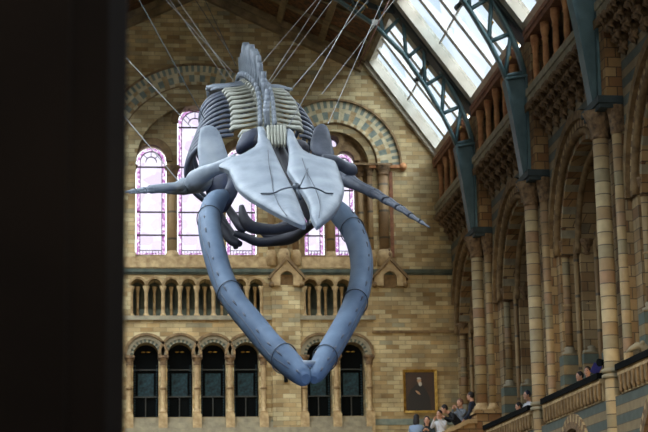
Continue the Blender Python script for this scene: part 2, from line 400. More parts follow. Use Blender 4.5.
# string courses, sills, steps
b = MB(TB)
b.box((XL, v_str - .07, 0), (XW, v_str + .05, .12)); b.box((XL, v_str - .13, 0), (XW, v_str - .07, .06))
struct(b.build('trim_4', 'greenst'))
b = MB(TB); b.box((XL, v_sill - .07, -.3), (U(374), v_sill + .07, .1)); struct(b.build('trim_5', 'greyst'))
b = MB(TB)
for a, c in ((U(372, 332), XW), (U(272, 340), U(301, 340))):
    b.box((a, v_s2 - .04, 0), (c, v_s2 + .04, .07))
struct(b.build('trim_6', 'buffdark'))
b = MB(TB)
for a, c in ((U(110), U(270)), (U(302), U(371))):
    b.box((a, V(263), -.45), (c, V(257), .02)); b.box((a, V(268), -.1), (c, V(263), .05))
struct(b.build('trim_7', 'buff'))
b = MB(TB)
for a, c in ((U(372, 420), XW), (U(271, 420), U(299, 420))): b.box((a, V(425, 380), 0), (c, V(419, 380), .03))
struct(b.build('trim_8', 'blue'))
b = MB(TB)
for k in range(6):
    z = botA - .02 - .17 * k
    b.box((U(125, 420), z - .17, -.4), (U(371, 420), z, .02 + .12 * k))
b.box((XL, 0, -.1), (U(371, 420), botA - 1.0, .65))
struct(b.build('floor_steps', 'greyst'))

# ground arcade: ring of voussoirs and hood per arch, glazed screen, columns
def portal(c, n, label):
    root = thing('arcade_arch', (c, D, botA), label, 'arch', 'arches of the lower arcade')
    b = MB(TB); b.arch(c, sprA, hwA, hwA + .1, -.2, .03, n=22, mats=[0, 1]); b.build('dentil_ring', ['greyst', 'greenst'], root)
    b = MB(TB); b.arch(c, sprA, hwA + .1, hwA + .24, -.1, .06, n=14); b.build('voussoir_ring', 'greyst', root)
    b = MB(TB); b.arch(c, sprA, hwA + .22, hwA + .3, -.05, .13, n=24); b.build('hood_mould', 'buffdark', root)
    d = thing('glazed_door_screen', (c, D + .6, botA), 'dark door screen in the ' + label, 'door screen', 'dark glazed screens of the lower arcade')
    b = MB(TB); b.prism(arc_poly(c, botA, hwA + .05, sprA, 16), -.6, -.66); b.build('backing', 'black', d)
    b = MB(TB); m = (V(371) , V(394))
    b.box((c - hwA * .62, m[1], -.57), (c + hwA * .62, m[0], -.6)); b.build('patterned_glass', 'teal', d)
    b = MB(TB)
    for i in range(20):
        for s in (-1, 1):
            z = botA + .08 + i * .085; b.box((c + s * hwA * .86 - .02, z, -.52), (c + s * hwA * .86 + .02, z + .045, -.6))
    b.build('border_pattern', 'teal', d)
    b = MB(TB); b.box((c - hwA, m[1] - .03, -.5), (c + hwA, m[1] + .01, -.6)); b.box((c - hwA, V(368), -.5), (c + hwA, V(367), -.6))
    b.box((c - .015, botA, -.5), (c + .015, m[1], -.6)); b.box((c - hwA, botA, -.45), (c + hwA, botA + .05, -.6))
    b.build('frame_bars', 'irondk', d)
    b = MB(TB)
    for s in (-1, 1): b.ellipsoid((c + s * .08, V(350, 200) - .0, -.5), (.07, .02, .02))
    b.build('brass_lamp', 'gold', d)
locs = ['arch nearest the dark post in the lower arcade', 'arch second from the dark post in the lower arcade', 'arch third from the dark post in the lower arcade',
        'arch left of the brick pier in the lower arcade', 'arch behind the jaw tips, right of the brick pier', 'arch nearest the portrait in the lower arcade']
for i, c in enumerate(A_L + A_R): portal(c, i, locs[i])

def arcade_col(u, label):
    z0 = V(432, 200) - .15; zb = V(413, 200); zc = V(357, 200)
    root = thing('arcade_column', (u, D - .02, z0), label, 'column', 'thick carved columns of the lower arcade')
    b = MB(TB); b.box((u - .14, z0, -.2), (u + .14, zb - .05, .22)); b.lathe if 0 else None
    b.box((u - .12, zb - .05, -.18), (u + .12, zb, .2)); b.build('base_block', 'buff', root)
    c = (u, D - .04, 0)
    b = MB(); b.lathe([(.12, zb), (.12, zb + .04), (.09, zb + .09)] + [(.085, zb + .09 + (zc - .3 - zb - .09) * k / 14) for k in range(15)] + [(.1, zc - .28)], c, 14, lobes=7, amp=.08, lob_range=(3, 17)); b.build('shaft', 'buff', root)
    b = MB(); b.lathe([(.1, zb + .75), (.115, zb + .78), (.1, zb + .81)], c, 14); b.build('shaft_ring', 'buffdark', root)
    b = MB(); b.lathe([(.085, zc - .28), (.12, zc - .26), (.1, zc - .22), (.12, zc - .14), (.16, zc - .05), (.15, zc - .03)], c, 16, lobes=8, amp=.09, lob_range=(2, 5)); b.box((u - .17, D - .22, zc - .04), (u + .17, D + .16, zc + .03)); b.build('capital', 'carved', root)
cl = [(U(129, 390), 'thick carved column against the dark post, lower arcade'), (U(163, 390), 'second thick column from the dark post, lower arcade'), (U(197, 390), 'third thick column from the dark post, lower arcade'),
      (U(230, 390), 'fourth thick column from the dark post, lower arcade'), (U(263.5, 390), 'thick column against the left side of the brick pier, lower arcade'),
      (U(304, 390), 'thick column just under the tips of the jawbones, lower arcade'), (U(336.5, 390), 'thick column between the two arches right of the brick pier'), (U(369.5, 390), 'thick column nearest the framed portrait, lower arcade')]
for u, l in cl: arcade_col(u, l)

# triforium colonnettes
def colonnette(name, u, r, zc, z0, w, label, group, mat='buff'):
    c = (u, D - w, 0); b = MB()
    b.lathe([(r * 1.6, z0), (r * 1.6, z0 + .06), (r * 1.15, z0 + .1), (r, z0 + .13), (r * .95, zc - .2), (r * 1.2, zc - .18), (r * 1.1, zc - .15), (r * 1.9, zc - .02), (r * 1.9, zc)], c, 10)
    o = b.build(name, mat, origin=(u, D - w, z0)); tag(o, label, 'column', group); return o
tz = sprT
for arr, nm in ((TL_, 'left gallery'), (TR_, 'right gallery')):
    sp = arr[1] - arr[0]
    for i in range(len(arr) + 1):
        u = arr[0] + (i - .5) * sp
        side = 'below the three large windows' if arr is TL_ else 'below the two lancets'
        colonnette('gallery_colonnette', u if 0 < i < len(arr) else (u + .06 if i == 0 else u - .06), .062, tz, botT - .02, -.1, '%s pale front colonnette from the left %s' % (ORD[i], side), 'front colonnettes of the small arcades')
    for i, u in enumerate(arr):
        colonnette('rear_colonnette', u, .045, tz + .06, botT - .02, -.55, '%s dark set-back colonnette from the left %s' % (ORD[i], side), 'set-back colonnettes of the small arcades', 'buff')
b = MB(TB)
for arr in (TL_, TR_):
    for u in arr: b.arch(u, sprT, hwT, hwT + .045, -.3, .03, n=12)
    for u in arr: b.arch(u, sprT, hwT + .045, hwT + .09, -.05, .06, .12, pi - .12, n=12)
struct(b.build('trim_9', 'buff'))
b = MB(TB)
for arr in (TL_, TR_): b.box((arr[0] - .4, botT - .02, -.6), (arr[-1] + .4, botT + .3, -.64))
struct(b.build('trim_10', 'greenst'))

# tall shafts beside the windows
def window_shaft(px, r, w, label, top=None, mat='sbrown'):
    u = U(px, 230); z0 = V(266); z1 = top or IMP
    root = thing('window_shaft', (u, D - w, z0), label, 'column', 'tall shafts beside the stained glass windows')
    b = MB(); c = (u, D - w, 0)
    b.lathe([(r * 1.5, z0), (r * 1.5, V(254)), (r * 1.35, V(252)), (r * 1.1, V(250))], c, 14); b.build('rounded_base', 'buff', root)
    b = MB(); b.lathe([(r, V(251)), (r, z1 - .35)], c, 14); b.build('shaft', mat, root)
    b = MB(); b.lathe([(r, z1 - .35), (r * 1.25, z1 - .33), (r * 1.1, z1 - .3), (r * 1.3, z1 - .18), (r * 1.7, z1 - .05), (r * 1.7, z1)], c, 16, lobes=8, amp=.08, lob_range=(2, 4)); b.build('capital', 'carved', root)
for px, r, w, l in ((131, .12, -.2, 'tall shaft between the dark post and the first stained glass window'), (172.5, .15, -.3, 'tall shaft between the first and the tallest stained glass window'),
                    (219.5, .15, -.3, 'tall shaft mostly behind the left jawbone, between large windows'), (262, .13, -.25, 'slim shaft just right of the window under the skull'),
                    (271, .12, -.05, 'shaft left of the centre of the pier under the skull tip'), (283, .13, .12, 'front shaft on the pier over the gabled niche, under the skull'),
                    (295.5, .12, -.05, 'shaft right of the centre of the pier under the skull tip'), (331.5, .13, -.3, 'tall shaft standing between the two stained glass lancets'),
                    (362, .1, -.25, 'thin shaft right of the right lancet window'), (371, .1, -.05, 'thin shaft left of the widest shaft, right of the lancets'), (384, .17, .05, 'widest pale shaft above the right gabled niche')):
    window_shaft(px, r, w, l)
b = MB(TB); b.box((U(391), V(257), -.02), (U(394.5), IMP - .2, .04)); struct(b.build('trim_recess_shade', 'redbrown'))  # dark strip standing in for the shaded recess beside the shaft
b = MB(TB); b.box((U(355), IMP - .02, -.3), (U(394), IMP + .05, .2)); struct(b.build('trim_12', 'buffdark'))

# gabled niches
def niche(px0, px1, label):
    a, c = U(px0, 275), U(px1, 275); m = (a + c) / 2; top = V(259); e = V(279); bt = V(287); hw = (c - a) / 2
    root = thing('gabled_niche', (m, D, bt), label, 'niche')
    b = MB(TB)
    inner = arc_poly(m, bt, hw * .42, V(279), 12)
    ip = inner[1:]; body = [(m - hw, bt), (m - hw * .42, bt)] + list(reversed(inner[2:])) + [(m + hw * .42, bt), (m + hw, bt), (m + hw, e), (m, top - .1), (m - hw, e)]
    b.prism(body, 0, .3); b.build('gable_block', 'buff', root)
    b = MB(TB)
    for s in (-1, 1): 
        b.prism([(m + s * (hw + .08), e - .06), (m + s * (hw + .08), e + .04), (m, top + .06), (m, top - .08)], 0, .38)
        b.ellipsoid((m + s * (hw - .02), bt + .05, .2), (.1, .1, .16))
    b.build('coping', 'buffdark', root)
    b = MB(TB); b.ellipsoid((m, top + .12, .2), (.07, .1, .1)); b.ellipsoid((m, top + .26, .2), (.04, .08, .04)); b.tube([(m, top, .2), (m, top + .26, .2)], .03, 8); b.build('finial', 'carved', root)
    b = MB(TB); b.prism(arc_poly(m, bt - .02, hw * .42, V(279), 12), .01, .03); b.build('recess', 'buffdark', root)
niche(270.5, 301.5, 'gabled stone niche on the brick pier below the skull tip')
niche(373, 404.5, 'gabled stone niche right of the jawbones, on the string course')
# flat brick piers
for i, (a, c) in enumerate(((U(272, 340), U(300, 340)),)):
    b = MB(TB); b.box((a, 6, 0), (c, V(286), .16)); struct(b.build('wall_back_pier', 'brick'))
b = MB(TB)
b.box((U(283.5, 380), V(383), .15), (U(287, 380), V(362), .35)); b.box((U(282, 380), V(374), .18), (U(288.5, 380), V(371), .3))
b.ellipsoid((U(285.3, 360), V(359.5), .25), (.1, .08, .1))
tag(b.build('loudspeaker', 'black', origin=(U(285, 372), D - .2, V(372))), 'slim black wall fitting on the brick pier behind the left jawbone', 'speaker')
# ceiling: shallow timber slopes over the glazed ones
def slope(p0, p1, t0, t1, y0, y1, th, off=0):
    a = Vector((p0[0], p0[1])); c = Vector((p1[0], p1[1])); d = c - a; nrm = Vector((d.y, -d.x)).normalized()
    if nrm.y > 0: nrm = -nrm
    q = [a + d * t0 + nrm * off, a + d * t1 + nrm * off, a + d * t1 + nrm * (off - th), a + d * t0 + nrm * (off - th)]
    i = [(p.x, y, p.y) for y in (y0, y1) for p in q]
    return i
def addslope(b, *a, **k):
    i = [b.pt(p) for p in slope(*a, **k)]
    for q in ((0,1,2,3),(7,6,5,4),(0,4,5,1),(1,5,6,2),(2,6,7,3),(3,7,4,0)): b.face([i[j] for j in q])
TY = [50.1, 43.0, 36.0, 29.0, 22.0, 15.0, 8.0, 1.0, -6.0]
for sgn, nm in ((1, 'right'), (-1, 'left')):
    mir = (lambda x: x) if sgn > 0 else (lambda x: 2 * CX - x)
    K = (mir(KX), KZ); A = (CX, AZ); E_ = (mir(EX), EZ)
    b = MB(); addslope(b, K, A, 0, 1, -6, D, .2); struct(b.build('ceiling', 'panel'))
    b = MB()
    for t in (0.0, .25, .5, .75): addslope(b, K, A, t, t + .035, -6, D, .16, off=.14)
    edges = [D] + TY
    for y in edges[:4]:
        addslope(b, K, A, 0, 1, y - .3, y, .2, off=.2)
    for y0, y1 in ((50.1, 56), (43, 50.1)):
        for f in (1 / 3, 2 / 3): addslope(b, K, A, 0, 1, y0 + (y1 - y0) * f - .08, y0 + (y1 - y0) * f + .08, .1, off=.1)
    struct(b.build('trim_13' if sgn > 0 else 'trim_14', 'wood'))
    # glazed steep slopes, bay by bay
    ys = [D] + TY
    wn = 7 if sgn > 0 else 20
    for i in range(len(ys) - 1):
        y1, y0 = ys[i] - (0 if i == 0 else .3), ys[i + 1] + .3
        root = struct(empty('window_%d' % (wn + i), (E_[0], (y0 + y1) / 2, E_[1])), 'sloping roof glazing between the iron ribs, bay %s from the gable' % ORD[i], 'roof window')
        b = MB(); addslope(b, E_, K, .03, .97, y0 + .5, y1 - .3, .03, off=-.25); b.build('pane', 'glass_r', root)
        b = MB()
        for a, c in ((y0, y0 + .6), (y1 - .35, y1)): addslope(b, E_, K, 0, 1, a, c, .35, off=0)
        addslope(b, E_, K, 0, .04, y0, y1, .35); addslope(b, E_, K, .96, 1, y0, y1, .35)
        b.build('window_frame', 'creamboard', root)
        b = MB(); n = 4
        for k in range(1, n):
            y = y0 + .6 + (y1 - y0 - .95) * k / n; addslope(b, E_, K, .03, .97, y - .12, y + .12, .12, off=-.14)
        for k in (.5,): addslope(b, E_, K, k, k + .012, y0 + .5, y1 - .5, .06, off=-.2)
        b.build('glazing_bars', 'white_paint', root)
        b = MB(); addslope(b, E_, K, .47, .5, y0, y0 + 1.9, .12, off=.1); addslope(b, E_, K, .47, .5, y0 + 1.7, y0 + 1.95, .2, off=.2); b.build('purlin_bracket', 'irondk', root)
    # principal rafters
    b = MB()
    for y in TY: addslope(b, (mir(10.3), 15.4), K, 0, 1, y - .3, y + .3, .3, off=.05)
    struct(b.build('trim_15' if sgn > 0 else 'trim_16', 'irondk'))
# cornice following the gable
b = MB()
for s in (1, -1):
    mir = (lambda x: x) if s > 0 else (lambda x: 2 * CX - x)
    addslope(b, (mir(KX), KZ), (CX, AZ), 0, 1, D - .25, D, .2, off=.42)
    addslope(b, (mir(KX), KZ), (CX, AZ), 0, 1, D - .4, D, .2, off=.22)
struct(b.build('trim_17', 'wood'))
b = MB()
for s in (1, -1):
    mir = (lambda x: x) if s > 0 else (lambda x: 2 * CX - x)
    addslope(b, (mir(EX), EZ), (mir(KX), KZ), -.02, 1, D - .2, D, .3, off=.12)
struct(b.build('trim_18', 'creamboard'))

# ================================================================== RIGHT WALL
PY = [49.4, 42.2, 35.4, 28.4]                      # near faces of the piers
BC = [53.4, 46.55, 39.55, 32.6]                    # bay centres
SPR = 9.6
edge_bc = BC + [25.6, 18.6, 11.6]
outer = [(-6, 0), (D, 0), (D, 13.8), (-6, 13.8)]
def arches(hw, base=4.9): return [arc_poly(c, base, hw, SPR, 24) for c in edge_bc]
for T, nm in ((TR, 'wall_right'), (TL, 'wall_left')):
    b = MB(T); b.prism(outer, 0, -.45, arches(2.45)); b.prism(outer, -.45, -.9, arches(2.1)); b.prism(outer, -.9, -1.3, arches(1.8)); struct(b.build(nm, 'brick_r'))
    b = MB(T); b.box((-6, 0, -5.2), (D, 17, -5)); struct(b.build(nm + '_outer', 'brick_r'))
    b = MB(T); b.box((-6, 4.7, -5), (D, 4.9, .4)); struct(b.build('floor_gallery', 'greyst'))
    b = MB(T); b.box((-6, 13.55, -5), (D, 13.75, .5)); struct(b.build('floor_upper_gallery', 'buffdark'))
    b = MB(T); b.box((-6, 13.75, -3.2), (D, 17, -3.0)); struct(b.build(nm + '_upper', 'brick_r'))
    b = MB(T); b.box((-6, 15.5, -5), (D, 15.68, .3)); struct(b.build('ceiling_gallery', 'wood'))
    # lower wall under the gallery, with low arches
    b = MB(T); b.prism([(-6, 0), (49.4 if T is TR else D, 0), (49.4 if T is TR else D, 5.42), (-6, 5.42)], .46, .3, [arc_poly(c, .02, 1.45, 3.62, 20) for c in edge_bc[1:]]); struct(b.build(nm + '_lower', 'stripe'))

# bifora walls inside each bay
bay_word = ['the corner bay', 'the second bay', 'the third bay', 'the nearest bay']
for i, c in enumerate(BC):
    root = thing('inner_arcade', (XW + 1.3, c, 4.9), 'twin-arched stone screen with round opening in %s' % bay_word[i], 'arcade')
    b = MB(TR); b.prism(arc_poly(c, 4.9, 1.85, SPR, 24), -1.31, -1.5, [arc_poly(c - .85, 6.9, .68, 9.2, 14), arc_poly(c + .85, 6.9, .68, 9.2, 14), circ(c, 10.45, .38)])
    b.build('screen_wall', 'brick_r', root)
    b = MB(TR)
    for s in (-1, 1): b.arch(c + s * .85, 9.2, .68, .82, -1.31, -1.22, n=16)
    b.arch(c, 10.45, .38, .5, -1.31, -1.22, 0, 2 * pi, 20); b.build('arch_rims', 'carved', root)
    b = MB(TR)
    for s in (-1, 0, 1):
        q = (XW + 1.42, c + s * 1.53, 0) ; b.T = None
        b.lathe([(.16, 6.9), (.16, 7.05), (.11, 7.15), (.1, 8.8), (.13, 8.82), (.1, 8.85), (.18, 9.1), (.18, 9.2)], q, 12, lobes=6, amp=.03)
    b.build('colonnettes', 'sband2', root)

# carved arch mouldings
for i, c in enumerate(BC):
    root = thing('moulded_arch', (XW, c, SPR), 'round arch of carved terracotta mouldings over %s' % bay_word[i], 'arch')
    b = MB(TR); b.arch(c, SPR, 2.78, 2.98, 0, .16, n=36); b.build('hood_mould', 'buffdark', root)
    b = MB(TR); b.arch(c, SPR, 2.6, 2.78, 0, .06, n=64, mats=[0, 1]); b.build('dentil_band', ['carved', 'buff'], root)
    b = MB(TR)
    for k, (r, w) in enumerate(((2.5, .03), (2.15, -.42), (1.85, -.87))):
        b.tube([(c + r * cos(pi * t / 36), SPR + r * sin(pi * t / 36), w) for t in range(37)], .085, 8)
    b.build('roll_mouldings', 'buffdark', root)
    b = MB(TR); b.arch(c, SPR, 2.3, 2.44, -.4, -.05, n=36, mats=[0, 0, 1]); b.build('soffit_blocks', ['tanblock', 'greyst'], root)

# piers
pier_names = ['far banded pier with the stair parapet at its foot', 'middle banded pier behind the two big shafts of the gallery', 'near banded pier at the right with the widest drums', 'banded pier just beyond the right edge']
def pier(i, y):
    root = thing('banded_pier', (10.4, y + .7, 0), pier_names[i], 'pier')
    z0 = 6.65 if i == 0 else 0
    b = MB(); b.box((10.42, y + .12, 0), (XW, y + 1.28, 11.7)); b.build('core', 'brick_r', root)
    c = (10.17, y + .7, 0); cap0 = 11.05
    b = MB(); b.lathe([(.17, z0), (.17, cap0)], c, 20); b.build('main_shaft', 'sband', root)
    b = MB()
    for yy in (.2, 1.2): b.lathe([(.11, z0), (.11, cap0)], (10.4, y + yy, 0), 14)
    b.build('side_shafts', 'sband2', root)
    b = MB(); b.lathe([(.17, cap0), (.21, cap0 + .03), (.18, cap0 + .08), (.2, cap0 + .2), (.27, cap0 + .4), (.36, cap0 + .62)], c, 20, lobes=8, amp=.1, lob_range=(2, 5))
    for yy in (.2, 1.2): b.lathe([(.11, cap0), (.14, cap0 + .03), (.12, cap0 + .08), (.15, cap0 + .3), (.22, cap0 + .62)], (10.4, y + yy, 0), 14, lobes=7, amp=.1, lob_range=(2, 4))
    b.box((10.42, y + .08, cap0 + .05), (XW, y + 1.32, cap0 + .62))
    b.build('capital', 'carved', root)
    b = MB(); b.box((9.96, y - .02, 11.7), (XW, y + 1.42, 11.86)); b.box((10.0, y + .02, 11.6), (XW, y + 1.38, 11.7)); b.build('abacus_slab', 'slab', root)
    b = MB(); b.box((10.2, y + .12, 11.86), (XW, y + 1.28, 15.5)); b.build('upper_pilaster', 'tanblock', root)
    if i > 0:
        b = MB()
        for z in (5.86, 5.98): b.lathe([(.19, z - .05), (.23, z - .03), (.23, z + .03), (.19, z + .05)], c, 20)
        for z in (5.86, 5.98):
            for yy in (.2, 1.2): b.lathe([(.12, z - .05), (.16, z - .03), (.16, z + .03), (.12, z + .05)], (10.4, y + yy, 0), 14)
        b.build('ring_moulding', 'greyst', root)
    else:
        b = MB(); b.lathe([(.3, 6.5), (.3, 6.56), (.24, 6.6), (.24, 6.64), (.19, 6.68), (.17, 6.75)], c, 20)
        for yy in (.2, 1.2): b.lathe([(.18, 6.5), (.18, 6.56), (.14, 6.62), (.11, 6.7)], (10.4, y + yy, 0), 14)
        b.build('base_mouldings', 'buff', root)
        b = MB(); b.box((9.85, y + .0, 0), (XW, y + 1.4, 6.5)); b.box((9.8, y - .04, 6.38), (XW, y + 1.44, 6.46)); b.build('base_block', 'tanblock', root)
for i, y in enumerate(PY): pier(i, y)

# jamb columns in the reveals
cols = []
def jamb(c, s, w, off, r, z0, z1, label, blockmat='bluecream'):
    y = c + s * off; x = XW - w
    root = thing('jamb_column', (x, y, 4.9), label, 'column', 'slender columns inside the right-hand arches')
    b = MB(); b.box((x - r * 1.9, y - r * 1.9, 4.9), (x + r * 1.9, y + r * 1.9, z0)); b.build('pedestal', blockmat, root)
    b = MB(); b.lathe([(r * 1.7, z0), (r * 1.7, z0 + .06), (r * 1.2, z0 + .1), (r * 1.4, z0 + .15), (r, z0 + .2)], (x, y, 0), 14); b.build('base', 'greyst', root)
    b = MB(); b.lathe([(r, z0 + .18), (r, z1 - .4)], (x, y, 0), 14); b.build('shaft', 'sband2', root)
    b = MB(); b.lathe([(r * .9, z0 + 1.2), (r * 1.3, z0 + 1.23), (r * .9, z0 + 1.27)], (x, y, 0), 14); b.build('shaft_ring', 'buff', root)
    b = MB(); b.lathe([(r, z1 - .4), (r * 1.3, z1 - .38), (r * 1.1, z1 - .33), (r * 1.4, z1 - .2), (r * 2.1, z1 - .04), (r * 2.1, z1)], (x, y, 0), 16, lobes=6, amp=.12, lob_range=(2, 4)); b.build('capital', 'carved', root)
for i, c in enumerate(BC):
    for s, sn in ((1, 'far'), (-1, 'near')):
        if i == 3 and s < 0: continue
        hw = 1 if not (i == 0 and s > 0) else .98
        for w, off, r, d in ((-.16, 2.5 * hw, .11, 'outermost'), (-.62, 2.22, .12, 'middle'), (-1.06, 1.92, .13, 'innermost')):
            if r > .115: bb = MB(); bb.lathe([(.065, 4.9), (.065, 9.9)], (XW - w - .24, c + s * (off + .05), 0), 10); tag(bb.build('slender_shaft', 'sbrown', origin=(XW - w - .24, c + s * off, 4.9)), 'thin plain shaft before the %s column on the %s side of %s' % (d, sn, bay_word[i]), 'column', 'thin shafts between the jamb columns')
            jamb(c, s, w, off, r, 7.1, 9.95 + (.15 if w < -1 else 0), '%s slender jamb column on the %s side of %s' % (d, sn, bay_word[i]))

# spandrel stripes beside the arches, corbels, upper balustrade
b = MB(TR)
for i, c in enumerate(BC):
    y0 = PY[i] + 1.35 if i < 4 else c - 3; y1 = PY[i - 1] if i > 0 else D
    y0 = PY[i] + 1.4
    poly = [(y0, 12.9)] + [(y0, SPR + 1.2)] if 0 else None
    lo = [(c + 3.0 * cos(a), SPR + 3.0 * sin(a)) for a in [pi * (0.17 + .66 * k / 20) for k in range(21)]]
    lo = [p for p in lo if y0 < p[0] < y1]
    b.prism([(y1, 12.95), (y1, lo[0][1])] + lo + [(y0, lo[-1][1]), (y0, 12.95)], 0, .1)
struct(b.build('trim_19', 'stripe'))
bays = [(50.82, D), (43.62, 49.38), (36.82, 42.18), (29.82, 35.38)]
def corbel_mesh(y):
    b = MB()
    for k, (x0, z0, z1, r) in enumerate(((10.02, 13.36, 13.56, .2), (10.17, 13.12, 13.38, .17), (10.32, 12.86, 13.14, .14), (10.46, 12.62, 12.9, .11))):
        b.box((x0 + .06, y - r * .75, z0), (XW, y + r * .75, z1))
        for s, q in ((0, 1.0), (-1, .8), (1, .8), (-.5, .6), (.5, .6)):
            a = Vector((x0 + .12, y + s * r * .9, z1 + .02)); b.tube([a, a + Vector((-.1, s * .03, -.06 * q)), a + Vector((-.14, s * .05, -.17 * q)), a + Vector((-.06, s * .06, -.26 * q))], [.05, .075, .06, .015], 6)
    return b.build('leaf_corbel', 'carved', origin=(XW, y, 12.6))
for i, (y0, y1) in enumerate(bays):
    n = 7; st = (y1 - y0) / n; first = None
    for k in range(n):
        y = y1 - (k + .5) * st; lab = '%s leafy corbel from the far end under the balcony of %s' % (ORD[k], bay_word[i])
        if first is None: first = tag(corbel_mesh(y), lab, 'corbel', 'carved corbels under the upper balcony'); yf = y
        else: dup(first, (0, y - yf, 0), lab)
    # small arches behind corbels
    root = thing('balcony_balustrade', (10.1, (y0 + y1) / 2, 13.56), 'upper balcony balustrade with terracotta balusters over %s' % bay_word[i], 'balustrade')
    b = MB(); b.box((9.98, y0, 13.75), (10.3, y1, 13.93)); b.box((10.02, y0, 13.56), (10.3, y1, 13.75)); b.build('lower_rail', 'greyst', root)
    b = MB(); b.box((10.0, y0, 15.22), (10.34, y1, 15.36)); b.box((9.97, y0, 15.36), (10.4, y1, 15.5)); b.build('top_beam', 'redbrown', root)
    nb = 5; sb = (y1 - y0) / nb
    for k in range(nb):
        y = y0 + (k + .5) * sb; b = MB()
        b.lathe([(.11, 13.93), (.11, 14.03), (.07, 14.1), (.085, 14.3), (.07, 14.75), (.1, 14.8), (.075, 14.84), (.12, 15.05), (.12, 15.22)], (10.16, y, 0), 12); b.build('baluster', 'terracotta', root)
    b = MB(); 
    for k in range(nb + 1): b.prism([(10.1, 15.0), (10.1, 15.22)], 0, 0) if 0 else None
    # gallery parapet below
    if i == 0: continue
    root = thing('gallery_parapet', (10.15, (y0 + y1) / 2, 4.9), 'gallery parapet with dark coping across %s' % bay_word[i], 'parapet')
    b = MB(); b.box((10.02, y0, 5.9), (10.34, y1, 6.03)); b.build('coping', 'black', root)
    b = MB(); b.box((10.07, y0, 5.8), (10.3, y1, 5.9)); b.box((10.14, y0, 5.42), (10.3, y1, 5.8)); b.build('parapet_wall', 'buff', root)
    n = 18; st2 = (y1 - y0) / n
    for k in range(n):
        b = MB(); y = y0 + (k + .5) * st2; b.box((10.06, y - st2 * .22, 5.52), (10.14, y + st2 * .22, 5.8)); b.ellipsoid((10.1, y, 5.5), (.05, st2 * .22, .07), 8, 6)
        b.build('corbel_block', 'buffdark', root)
b = MB(TR)
for c in BC[1:]:
    b.arch(c, 3.62, 1.45, 1.6, .46, .54, n=20); b.arch(c, 3.62, 1.6, 1.78, .46, .51, n=40, mats=[0, 1]); b.m = 0
struct(b.build('trim_20', ['carved', 'buff']))
# carved beast on the near ledge
p = onx(643, 348, 10.45)
root = thing('stone_bird', (p.x, p.y, p.z - .3), 'pale carved beast head with a beak jutting out beside the near pier', 'sculpture')
b = MB(); b.box((p.x - .02, p.y - .25, p.z - .9), (XW + .1, p.y + .15, p.z - .18)); b.build('plinth', 'bluecream', root)
b = MB(); b.tube([p + Vector((.15, 0, -.3)), p + Vector((.05, 0, -.1)), p + Vector((-.0, 0, .03)), p + Vector((-.12, 0, .05)), p + Vector((-.26, 0, -.02)), p + Vector((-.36, 0, -.09))], [.13, .11, .09, .08, .05, .015], 10)
b.ellipsoid(p + Vector((-.02, -.06, .1)), (.05, .03, .05)); b.ellipsoid(p + Vector((-.02, .06, .1)), (.05, .03, .05)); b.build('carved_head', 'greyst', root)

# iron trusses
inner = [(10.08, 11.86), (9.98, 12.6), (9.87, 13.4), (9.7, 14.4), (9.5, 14.95), (9.27, 15.45), (8.8, 16.3), (8.12, 17.35), (7.26, 18.25), (6.2, 19.0), (4.8, 19.65), (2.2, 20.1)]
outerc = [(10.2, 14.5), (10.02, 15.2), (9.82, 15.75), (9.35, 16.7), (8.9, 17.4), (7.95, 18.85), (6.8, 19.5), (5.2, 20.0), (2.2, 20.9)]
def along(pts, t):
    L = [0]
    for a, c in zip(pts, pts[1:]): L.append(L[-1] + sqrt((c[0] - a[0]) ** 2 + (c[1] - a[1]) ** 2))
    q = t * L[-1]
    for k in range(len(pts) - 1):
        if q <= L[k + 1] + 1e-9:
            f = (q - L[k]) / (L[k + 1] - L[k]); return (pts[k][0] + (pts[k + 1][0] - pts[k][0]) * f, pts[k][1] + (pts[k + 1][1] - pts[k][1]) * f)
    return pts[-1]
ir = inner[3:]
